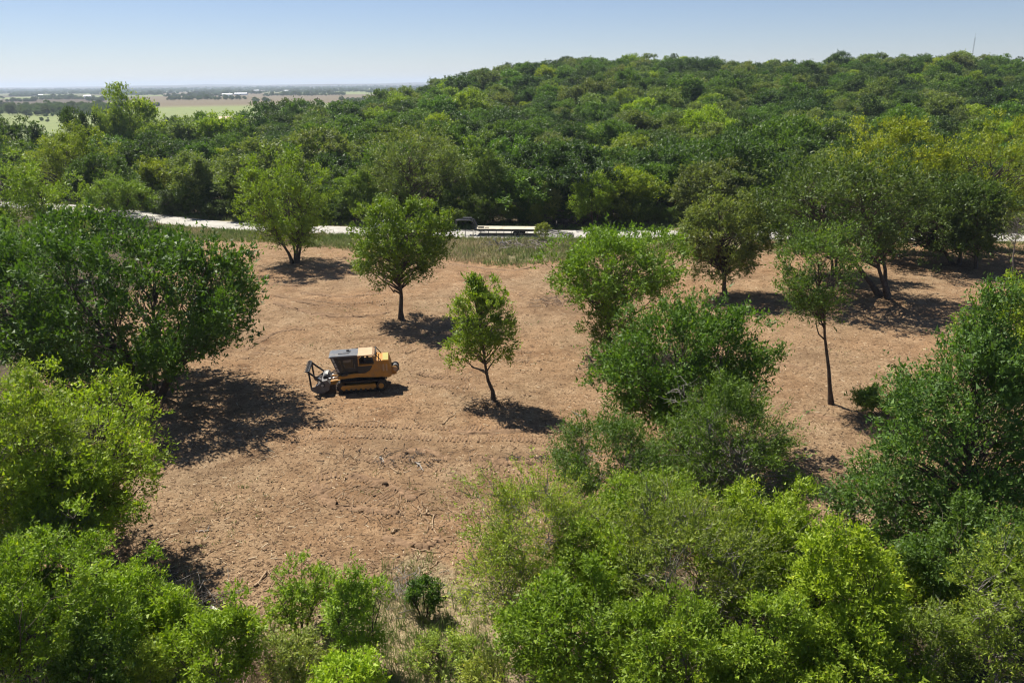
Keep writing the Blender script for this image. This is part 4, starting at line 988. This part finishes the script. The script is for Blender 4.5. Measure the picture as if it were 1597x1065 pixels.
# ------------------------------------------------------------------ litter on the cleared soil
def chip_material():
    m, nt, p = newmat('wood_chip'); lv = attr(nt, 'lv')
    r = ramp(nt, lv.outputs['Fac'], [(0, (.10, .06, .035)), (.45, (.24, .155, .09)), (.8, (.42, .31, .19)), (1, (.58, .47, .32))])
    nt.links.new(r.outputs[0], p.inputs['Base Color']); p.inputs['Roughness'].default_value = .9; p.inputs['Specular IOR Level'].default_value = .15
    return m
CHIP = chip_material()
def mulch_xy(r, n, y0=27, y1=104):
    """random places on the cleared soil inside the view"""
    out = []
    while sum(map(len, out)) < n:
        y = np.sqrt(r.uniform(y0 ** 2, y1 ** 2, n)) if False else y0 + (y1 - y0) * r.random(n) ** 1.7
        x = r.uniform(-1, 1, n) * (y * .72 + 3)
        n1 = fnoise(x, y, 11, 21) - .5
        k = (y > near_line(x) - 1 + 5 * n1) & (x > -33 - .18 * (y - 30) + 9 * n1) & (y < road_y(x) - 11 + 8 * n1)
        out.append(np.stack([x[k], y[k]], -1))
    return np.concatenate(out)[:n]
def chips(name, n, lmin, lmax, wid, hgt, seed, lab, lo=0., hi=1.):
    r = np.random.default_rng(seed); P = mulch_xy(r, n); z = terrain(P[:, 0], P[:, 1])
    n = len(P); a = r.uniform(0, 6.28, n); L = lmin + (lmax - lmin) * r.random(n) ** 2.5; w = wid * r.uniform(.6, 1.5, n); h = hgt * r.uniform(.5, 1.5, n)
    d = np.stack([np.cos(a), np.sin(a), r.normal(0, .18, n)], -1); s = np.stack([-np.sin(a), np.cos(a), 0 * a], -1)
    c = np.stack([P[:, 0], P[:, 1], z + .02], -1)
    dl = d * (L / 2)[:, None]; sw = s * (w / 2)[:, None]; hv = np.stack([0 * h, 0 * h, h], -1)
    V = np.stack([c - dl - sw - hv*.4, c + dl - sw - hv*.4, c - dl + hv, c + dl + hv, c - dl + sw - hv*.4, c + dl + sw - hv*.4], 1).reshape(-1, 3)
    b = np.arange(n)[:, None] * 6
    Q = np.stack([b + [0, 1, 3, 2], b + [2, 3, 5, 4]], 1).reshape(-1, 4)
    lv = np.repeat(lo + (hi - lo) * r.random(n) ** 1.6, 2)
    o = obj(name, mesh_np(name, V, Q, None, [CHIP], False, {'lv': lv})); tag(o, lab, 'wood chips', kind='stuff')
chips('wood_chips', 46000, .06, .42, .03, .016, 61, 'pale wood chips and splinters strewn over the cleared soil')
chips('soil_clods', 12000, .07, .24, .08, .04, 62, 'clods of soil and bark over the clearing', .15, .6)

def track_marks():
    V = []; Q = []; LV = []; r = np.random.default_rng(8)
    def strip(px, width=.66, gap=.25, hgt=.085):
        c = spline(np.array([G(a, b) for a, b in px]), 12); seg = np.linalg.norm(np.diff(c, axis=0), axis=1); s = np.concatenate([[0], np.cumsum(seg)])
        for t in np.arange(0, s[-1], gap):
            if r.random() < .15 or vnoise(t, float(px[0][0]), 3.0, 5) < .25: continue
            p = np.array([np.interp(t, s, c[:, k]) for k in range(3)]); q = np.array([np.interp(min(t + .1, s[-1]), s, c[:, k]) for k in range(3)]) - np.array([np.interp(max(t - .1, 0), s, c[:, k]) for k in range(3)])
            q[2] = 0; q = q / (np.linalg.norm(q) + 1e-9); sd = np.array([-q[1], q[0], 0]); w = width * r.uniform(.7, 1.1); h = hgt * r.uniform(.5, 1.4)
            p[2] = float(terrain(p[0], p[1])); th = gap * .34; sh = r.normal(0, .04)
            b = len(V)
            for u in (-1, 1):
                o = p + sd * (w / 2 * u + sh)
                V.extend([o - q * th + (0, 0, -.02), o + (0, 0, h), o + q * th + (0, 0, -.02)])
            Q.extend([(b, b + 3, b + 4, b + 1), (b + 1, b + 4, b + 5, b + 2)]); LV.extend([.22 + .2 * r.random()] * 2)
    def pair(px, off):
        strip(px); strip([(a, b + off) for a, b in px])
    pair([(455, 668), (560, 664), (700, 668), (870, 674)], 17)
    pair([(640, 583), (690, 590), (740, 592)], 15)
    pair([(790, 546), (850, 552), (930, 548)], 16)
    pair([(430, 474), (490, 490), (560, 494), (610, 486)], -14)
    pair([(470, 455), (530, 462), (600, 458)], 12)
    pair([(485, 770), (520, 785), (575, 795), (625, 800)], -16)
    pair([(495, 745), (545, 742), (610, 762)], 14)
    pair([(560, 700), (640, 716), (700, 716)], 14)
    pair([(750, 715), (800, 722), (860, 718)], 13)
    pair([(380, 545), (430, 520), (475, 515)], 14)
    o = obj('track_marks', mesh_np('track_marks', np.array(V), np.array(Q), None, [CHIP], False, {'lv': np.array(LV)})); tag(o, 'ribbed tread marks pressed into the cleared soil', 'track marks', kind='stuff')
track_marks()

def soil_ridges():
    r = np.random.default_rng(18); V = []; Q = []
    paths = [[(486, 752), (515, 783), (575, 794), (628, 800)], [(540, 741), (595, 750), (645, 778)], [(596, 722), (648, 702), (700, 716)], [(745, 716), (800, 724), (868, 716)], [(375, 548), (428, 521), (470, 514)],
             [(425, 470), (495, 492), (560, 496), (610, 487)], [(465, 908), (560, 896), (655, 903)], [(845, 470), (885, 478)], [(850, 455), (905, 440)], [(700, 672), (760, 676), (840, 672)], [(470, 455), (540, 463), (590, 458)], [(330, 560), (300, 545)], [(640, 596), (700, 600)], [(600, 835), (660, 850), (690, 838)], [(1180, 560), (1260, 575)], [(1230, 640), (1310, 655)], [(700, 410), (790, 420), (860, 412)], [(400, 440), (470, 446)]]
    for px in paths:
        c = spline(np.array([G(a, b) for a, b in px]), 14); t = unit(np.gradient(c, axis=0)); n_ = np.stack([-t[:, 1], t[:, 0], 0 * t[:, 0]], -1); m = len(c); b = len(V)
        for i in range(m):
            f = math.sin(math.pi * i / (m - 1)) ** .5 * r.uniform(.35, 1.2); w = .34 * r.uniform(.6, 1.5)
            for o, h in ((-1, -.03), (-.55, .07), (0, .13), (.5, .08), (1, -.03)):
                p = c[i] + n_[i] * (o * w + r.normal(0, .07)) + t[i] * r.normal(0, .1); z = float(terrain(p[0], p[1])); V.append((p[0], p[1], z + h * f * r.uniform(.6, 1.4) if h > 0 else z + h))
        for i in range(m - 1):
            for k in range(4): Q.append((b + i*5 + k, b + i*5 + k + 1, b + (i+1)*5 + k + 1, b + (i+1)*5 + k))
    o = obj('soil_ridges', mesh_np('soil_ridges', np.array(V), np.array(Q), None, [simple('turned_soil', (.205, .130, .076), .95, 0, .45, 4.0, (.13, .08, .048), .1)], False)); tag(o, 'low crumbly ridges of soil pushed up beside the tracks', 'soil', kind='stuff')
soil_ridges()
def stick(name, label, px, rad, mat=None, group='broken branches lying on the cleared soil', cat='branch', z=.05, twigs=3):
    r = np.random.default_rng(int(px[0][0] * 13 + px[0][1])); c = np.array([GT(a, b) for a, b in px]); c[:, 2] += z
    o = c[0].copy(); P = spline(c - o, 4); P[1:-1] += r.normal(0, rad * .7, P[1:-1].shape); rr = np.linspace(rad, rad * .5, len(P)); polys = [(P, rr)]
    for _ in range(twigs):
        k = r.integers(1, len(P) - 1); d = unit(r.normal(0, 1, 3)) * .45; d[2] = abs(d[2]) * .4; polys.append((wiggle(r, P[k], P[k] + d, 3, .08), [rad * .45, rad * .3, rad * .12]))
    V, Fq = tubes(polys, 6); e = obj(name, mesh_np(name, V, Fq, None, [mat or PALEW], True), None, o); tag(e, label, cat, group)
PALEW = simple('peeled_wood', (.36, .25, .15), .85, 0, .3, 5.0, (.20, .13, .08), .2)
stick('fallen_branch', 'thick broken branch lying at the front edge of the cleared soil', [(650, 905), (668, 892), (682, 876)], .075)
stick('fallen_branch', 'straight peeled branch behind the thick one at the front of the soil', [(642, 857), (664, 859), (687, 862)], .05)
stick('fallen_branch', 'crooked dark branch bent at a right angle in the churned soil', [(654, 790), (657, 802), (675, 804), (674, 826)], .06)
stick('fallen_branch', 'short stubby log left of the crooked dark branch', [(611, 832), (623, 826)], .085, twigs=0)
stick('fallen_branch', 'thin dark stick in front of the slender young tree', [(690, 662), (700, 653), (709, 647)], .04)
stick('fallen_branch', 'dark stick lying behind the tail of the mulcher', [(632, 552), (642, 549), (652, 544)], .045)
stick('fallen_branch', 'long dark root near the shadow patch at the bottom left', [(397, 915), (412, 897), (428, 882)], .06)
stick('fallen_branch', 'pale splintered branch in the middle of the churned soil', [(606, 726), (613, 733), (621, 738)], .05)
stick('fallen_branch', 'white curved splinter at the top of the churned soil', [(592, 714), (597, 718), (598, 724)], .06, DEADWOOD)
stick('fallen_branch', 'pale branch right of the churned soil centre', [(648, 722), (655, 728), (660, 735)], .055, DEADWOOD)
stick('fallen_branch', 'short stick lying behind the mulcher cab', [(548, 544), (555, 544), (561, 541)], .04)
stick('fallen_branch', 'pale stick right of the young tree shadow', [(896, 645), (905, 650)], .045, DEADWOOD)
stick('fallen_branch', 'thin pale splinter at left in front of the lime green tree', [(305, 828), (318, 829), (326, 828)], .04, DEADWOOD)
stick('dead_limb', 'forked white dead limb leaning in the green bush at bottom left', [(336, 998), (350, 1008), (360, 1022), (363, 1036)], .07, simple('bleached_wood', (.62, .57, .50), .8, 0, .1, 4.0), None, 'branch', 1.6, 6)

def tangle(name, label, cat, px, spread, n, lmin, lmax, rad, mat, hz, seed):
    r = np.random.default_rng(seed); B = GT(*px); polys = []
    for _ in range(n):
        c = np.array([r.normal(0, spread[0]), r.normal(0, spread[1]), abs(r.normal(0, hz * .5)) + .05]); d = unit(r.normal(0, 1, 3) * np.array([1, 1, .45])); L = r.uniform(lmin, lmax)
        P = wiggle(r, c - d * L / 2, c + d * L / 2, 4, .06); P[:, 2] = np.maximum(P[:, 2], .01); q = rad * r.uniform(.4, 1.3); polys.append((P, [q, q * .9, q * .7, q * .3]))
    V, Fq = tubes(polys, 4); o = obj(name, mesh_np(name, V, Fq, None, [mat], True), None, B); tag(o, label, cat, 'heaps of cut brush', 'stuff' if n < 95 else None)
DARKW = simple('dark_brush', (.085, .068, .055), .9, 0, .4, 4.0, (.16, .13, .11), .2)
tangle('brush_pile', 'dark heap of cut limbs across the road behind the trailer ramps', 'brush pile', (885, 354), (2.2, .9), 170, 1.0, 3.2, .06, DARKW, 1.4, 1)
tangle('brush_pile', 'scattered grey cut brush on the verge in front of the trailer', 'brush pile', (820, 385), (3.4, 1.4), 150, .7, 2.4, .05, simple('grey_brush', (.22, .19, .16), .9, 0, .3, 4.0), .5, 2)
tangle('brush_pile', 'low black brush on the verge left of the grey brush', 'brush pile', (785, 383), (1.1, .6), 60, .5, 1.4, .06, BLACKP, .6, 3)  # brush drawn in the machine's black material
tangle('brush_pile', 'thin grey twiggy brush lying in the dark shadow at bottom left', 'brush pile', (275, 945), (1.1, .7), 170, .5, 1.8, .018, GREYBARK, .9, 4)
tangle('brush_pile', 'tangled grey dead brush beside the dark green shrub at front', 'brush pile', (625, 930), (.7, .55), 130, .4, 1.3, .016, GREYBARK, .9, 5)
tangle('brush_pile', 'brown dead brush between the bushes at bottom left', 'brush pile', (135, 985), (.7, .7), 150, .5, 1.6, .022, simple('brown_brush', (.14, .07, .045), .9, 0, .3, 4.0), 2.2, 6)
tangle('brush_pile', 'reddish brown brush heap at the bottom edge left of centre', 'brush pile', (405, 1045), (.8, .6), 170, .4, 1.5, .02, simple('red_brush', (.20, .125, .085), .9, 0, .3, 4.0), .7, 7)
tangle('brush_pile', 'dry twigs raked up behind the broad round tree', 'brush pile', (870, 470), (1.8, 1.2), 110, .5, 1.8, .03, simple('tan_brush', (.20, .14, .095), .9, 0, .3, 4.0), .35, 8)
tangle('brush_pile', 'dark twigs at the foot of the slender young tree', 'brush pile', (758, 630), (.9, .35), 60, .4, 1.3, .022, DARKW, .3, 9)

tangle('brush_pile', 'pale splintered roots strewn through the churned soil at the front centre', 'brush pile', (640, 790), (1.9, 1.3), 130, .25, 1.1, .022, PALEW, .06, 10)
tangle('brush_pile', 'dark roots and bark scraped up at the top of the churned soil', 'brush pile', (628, 715), (2.2, .7), 90, .25, 1.0, .024, DARKW, .08, 11)
tangle('brush_pile', 'pale shredded sticks along the front edge of the cleared soil', 'brush pile', (610, 890), (2.6, .5), 120, .2, .9, .018, PALEW, .05, 12)
tangle('brush_pile', 'dark scraped brush beside the cedar at the right of the churned soil', 'brush pile', (835, 716), (1.6, .35), 70, .25, .9, .022, DARKW, .08, 13)
def snag(label, base, top, seed, n=34):
    r = np.random.default_rng(seed); B = GT(*base); T = atY(*top, B[1]) - B; P = wiggle(r, (0, 0, -.2), T, 9, .03); polys = [(P, np.linspace(.07, .012, 9))]
    for _ in range(n):
        k = r.uniform(.35, .97); c = np.array([np.interp(k, np.linspace(0, 1, 9), P[:, i]) for i in range(3)]); a = r.uniform(0, 6.28); d = unit(np.array([math.cos(a), math.sin(a), r.uniform(-.1, .6)])); L = (1.15 - k) * r.uniform(1.2, 3.2)
        Q = wiggle(r, c, c + d * L, 5, .07); polys.append((Q, np.linspace(.022, .006, 5)))
        for _ in range(5):
            j = r.integers(1, 5); d2 = unit(d + r.normal(0, .7, 3)); polys.append((wiggle(r, Q[j], Q[j] + d2 * r.uniform(.3, .9), 3, .1), [.014, .01, .005]))
    V, Fq = tubes(polys, 4); o = obj('dead_tree', mesh_np('dead_tree', V, Fq, None, [GREYBARK], True), None, B); tag(o, label, 'dead tree')
snag('bare grey dead tree poking out between the two cedars', (1068, 790), (1056, 592), 3, 20)

# ------------------------------------------------------------------ grass and weeds
def grass_material():
    m, nt, p = newmat('grass_blades'); lv = attr(nt, 'lv')
    r = ramp(nt, lv.outputs['Fac'], [(0, (.48, .39, .24)), (.3, (.36, .31, .16)), (.5, (.22, .26, .085)), (1, (.13, .205, .04))])
    nt.links.new(r.outputs[0], p.inputs['Base Color']); p.inputs['Roughness'].default_value = .7; p.inputs['Specular IOR Level'].default_value = .2
    tr = N(nt, 'ShaderNodeBsdfTranslucent'); nt.links.new(r.outputs[0], tr.inputs['Color']); mx = N(nt, 'ShaderNodeMixShader'); mx.inputs[0].default_value = .3
    nt.links.new(p.outputs[0], mx.inputs[1]); nt.links.new(tr.outputs[0], mx.inputs[2]); nt.links.new(mx.outputs[0], nt.nodes['Material Output'].inputs['Surface'])
    return m
GRASS = grass_material()
def blades(name, label, P, green, hmin, hmax, wid, seed, clump=.12, per=6):
    r = np.random.default_rng(seed); P = np.repeat(P, per, 0) + r.normal(0, clump, (len(P) * per, 2)); g = np.repeat(green, per)
    n = len(P); z = terrain(P[:, 0], P[:, 1]); b = np.stack([P[:, 0], P[:, 1], z - .03], -1)
    hh = r.uniform(hmin, hmax, n) * (.6 + .8 * np.repeat(r.random(n // per), per)); a = r.uniform(0, 6.28, n); s = np.stack([np.cos(a), np.sin(a), 0 * a], -1) * (wid * r.uniform(.6, 1.4, n) / 2)[:, None]
    ln = r.normal(0, .38, (n, 2)) * hh[:, None]; tip = b + np.stack([ln[:, 0], ln[:, 1], hh], -1); md = b + np.stack([ln[:, 0] * .3, ln[:, 1] * .3, hh * .6], -1)
    V = np.stack([b - s, b + s, md + s * .8, tip, md - s * .8], 1).reshape(-1, 3); i = np.arange(n)[:, None] * 5
    Q = i + [0, 1, 2, 4]; T3 = i + [4, 2, 3]
    lv = np.clip(g + r.normal(0, .14, n), 0, 1); o = obj(name, mesh_np(name, V, Q, T3, [GRASS], False, {'lv': np.concatenate([lv, lv])})); tag(o, label, 'grass', kind='stuff')
def verge():
    r = np.random.default_rng(71); n = 22000; x = r.uniform(-75, 24, n); ry = road_y(x); y = ry - 4.3 - 19 * r.random(n) ** 1.3
    n1 = fnoise(x, y, 11, 21) - .5; k = (y > ry - 12 - 8 * np.exp(-((x - 1) / 12.0) ** 2) + 9 * n1 - 2 * r.random(n)) & (fnoise(x, y, 3.5, 33) > .27); x, y = x[k], y[k]
    gr = np.clip(1.15 * fnoise(x, y, 6, 34) - .12, 0, 1); blades('verge_grass', 'mixed green and straw grass on the verge before the road', np.stack([x, y], -1), gr, .2, .62, .085, 72, .18, 4)
    n = 5200; x = r.uniform(-95, 100, n); y = road_y(x) + 3.8 + 4.0 * r.random(n); k = fnoise(x, y, 6, 35) > .35; x, y = x[k], y[k]
    blades('roadside_grass', 'grass strip along the far side of the road at the foot of the wood', np.stack([x, y], -1), np.clip(.3 + .7 * fnoise(x, y, 5, 36), 0, 1), .2, .7, .09, 73, .2, 4)
    n = 5000; x = r.uniform(20, 75, n); y = road_y(x) - 4.2 - 10 * r.random(n) ** 2; k = fnoise(x, y, 4, 37) > .52; x, y = x[k], y[k]
    blades('sparse_grass', 'sparse dry grass under the oaks at the right back', np.stack([x, y], -1), np.clip(.1 + .6 * fnoise(x, y, 5, 36), 0, 1), .12, .4, .08, 74, .2, 4)
    n = 8500; x = r.uniform(-21, 7, n); y = 21 + 13 * r.random(n); n1 = fnoise(x, y, 11, 21) - .5; k = (y < near_line(x) + .4 + 5 * n1 - 4.0 * r.random(n) ** 1.5) & (fnoise(x, y, 1.6, 38) > .36); x, y = x[k], y[k]
    blades('dry_grass', 'tangled dry grass and weeds across the bottom centre', np.stack([x, y], -1), np.clip(.9 * fnoise(x, y, 2.2, 39) + .06, 0, 1), .15, .6, .028, 75, .1, 7)
    P = mulch_xy(r, 5000); k = fnoise(P[:, 0], P[:, 1], 5, 44) > .66; P = P[k]
    blades('weed_tufts', 'small weed tufts sprouting on the cleared soil', P, np.clip(.55 + 0 * P[:, 0], 0, 1), .05, .2, .04, 76, .1, 5)
verge()

# ------------------------------------------------------------------ far things
def far_things():
    WALL = simple('white_sheet_metal', (.75, .75, .74), .6, 0, .05, .2); RF = simple('grey_sheet_roof', (.60, .61, .62), .5, 0, .06, .2); TANR = simple('tan_tin_roof', (.42, .25, .15), .55, 0, .12, .3)
    def barn(label, P, L, Wd, h, rise, rot, wall, roofm):
        e = empty('farm_building', P, rot); tag(e, label, 'building', 'farm buildings on the plain')
        m = MB(); m.prism([(-L/2, -1), (L/2, -1), (L/2, h), (-L/2, h)], -Wd/2, Wd/2); m.build('wall', wall, e)
        rf = MB(); o = .4; rf.add([(-L/2-o,-Wd/2-o,h+.02),(L/2+o,-Wd/2-o,h+.02),(L/2+o,0,h+rise),(-L/2-o,0,h+rise),(-L/2-o,Wd/2+o,h+.02),(L/2+o,Wd/2+o,h+.02)], [(0,1,2,3),(3,2,5,4),(0,3,4),(1,5,2),(0,4,5,1)]); rf.build('roof', roofm, e)
        d = MB(); d.box(-1.8, 1.8, -Wd/2 - .08, -Wd/2 - .01, -.5, h * .8); d.build('door', STEEL, e)
    for lab, px, py, L in (('white farm building furthest left on the far plain', 25, 150.5, 34), ('small white farm building second from left on the far plain', 64, 151, 24), ('white shed left of the tall pale green tree', 137, 153, 30),
                           ('long white barn on the far plain right of the tall pale tree', 376, 149, 60), ('white building on the far plain near the utility pole', 448, 143.5, 46), ('pale shed among far hedges left of the ridge', 400, 143, 40), ('pale low barn in front of the far hedges left of centre', 355, 150.5, 45)):
        P = G(px, py, -8.0); P[2] = float(terrain(P[0], P[1])); L = L * .65; barn(lab, P, L, L * .45, 5.0, 3.0, .15, WALL, RF)
    P = atY(346, 179, 262.0); z = float(terrain(P[0], 262.0)); h = P[2] - z - 1.6
    barn('tan tin roof showing among the trees at the edge of the field', (P[0], 262.0, z), 4.6, 4.0, h, 1.0, .1, WALL, TANR)
    for lab, px, py in (('black cow grazing in the green field at far left', 45, 184.5), ('black cow standing right of the other cow in the green field', 75, 186)):
        P = GT(px, py); m = MB(); rr = .0
        m.tube([(-1.0,0,1.15),(-.85,0,1.1),(-.3,0,1.02),(.35,0,1.0),(.8,0,1.12),(1.15,0,1.2),(1.45,0,1.0),(1.75,0,.75)], [.15,.36,.44,.46,.38,.22,.16,.08], 10)
        for x in (-.75, .65):
            for y in (-.2, .2): m.tube([(x, y, .85), (x + .05, y, .45), (x, y, 0)], [.14, .075, .06], 6)
        m.tube([(-1.0, 0, 1.2), (-1.15, 0, .6)], [.04, .03], 5); o = m.build('cow', simple('black_hide', (.02, .018, .017), .8), None, P); o.rotation_euler = (0, 0, px); tag(o, lab, 'cow', 'cows in the far field')
    A = atY(495, 152, 430.0); z = float(terrain(A[0], 430.0)); e = empty('utility_pole', (A[0], 430.0, z)); tag(e, 'thin wooden utility pole at the edge of the wood against the field', 'utility pole')
    m = MB(); m.tube([(0, 0, -1), (0, 0, A[2] - z)], [.2, .13], 8); m.build('pole', BARK, e); m = MB(); m.box(-1.1, 1.1, -.08, .08, A[2] - z - .8, A[2] - z - .6); m.build('crossarm', BARK, e)
    T = atY(1522, 52, 1250.0); z = float(terrain(T[0], 1250.0)); H_ = T[2] - z; e = empty('radio_mast', (T[0], 1250.0, z)); tag(e, 'thin lattice radio mast on the skyline at the right', 'radio mast')
    m = MB(); c = [(math.cos(a) * .75, math.sin(a) * .75) for a in (0, 2.094, 4.189)]
    for x, y in c: m.tube([(x, y, 0), (x, y, H_ * .93)], .11, 4)
    n = int(H_ / 2.2)
    for k in range(n):
        z0, z1 = H_ * .93 * k / n, H_ * .93 * (k + 1) / n
        for i in range(3): m.tube([(*c[i], z0), (*c[(i + 1) % 3], z1)], .05, 3)
    m.build('lattice', STEEL, e); m = MB(); m.tube([(0, 0, H_ * .9), (0, 0, H_)], .09, 5); m.build('antenna', STEEL, e)
far_things()

# ------------------------------------------------------------------ air
def haze():
    m = bpy.data.materials.new('haze_air'); m.use_nodes = True; nt = m.node_tree; nt.nodes.clear()
    out = nt.nodes.new('ShaderNodeOutputMaterial'); v = nt.nodes.new('ShaderNodeVolumePrincipled')
    v.inputs['Color'].default_value = (.72, .84, 1.0, 1); v.inputs['Density'].default_value = HAZE; v.inputs['Anisotropy'].default_value = .2
    nt.links.new(v.outputs[0], out.inputs['Volume'])
    b = MB(); b.box(-21000, 21000, -21000, 21000, -16, 125); o = b.build('haze', m); tag(o, 'thin bluish summer haze over the plain', 'haze', kind='stuff')
HAZE = 1.0e-4
haze()
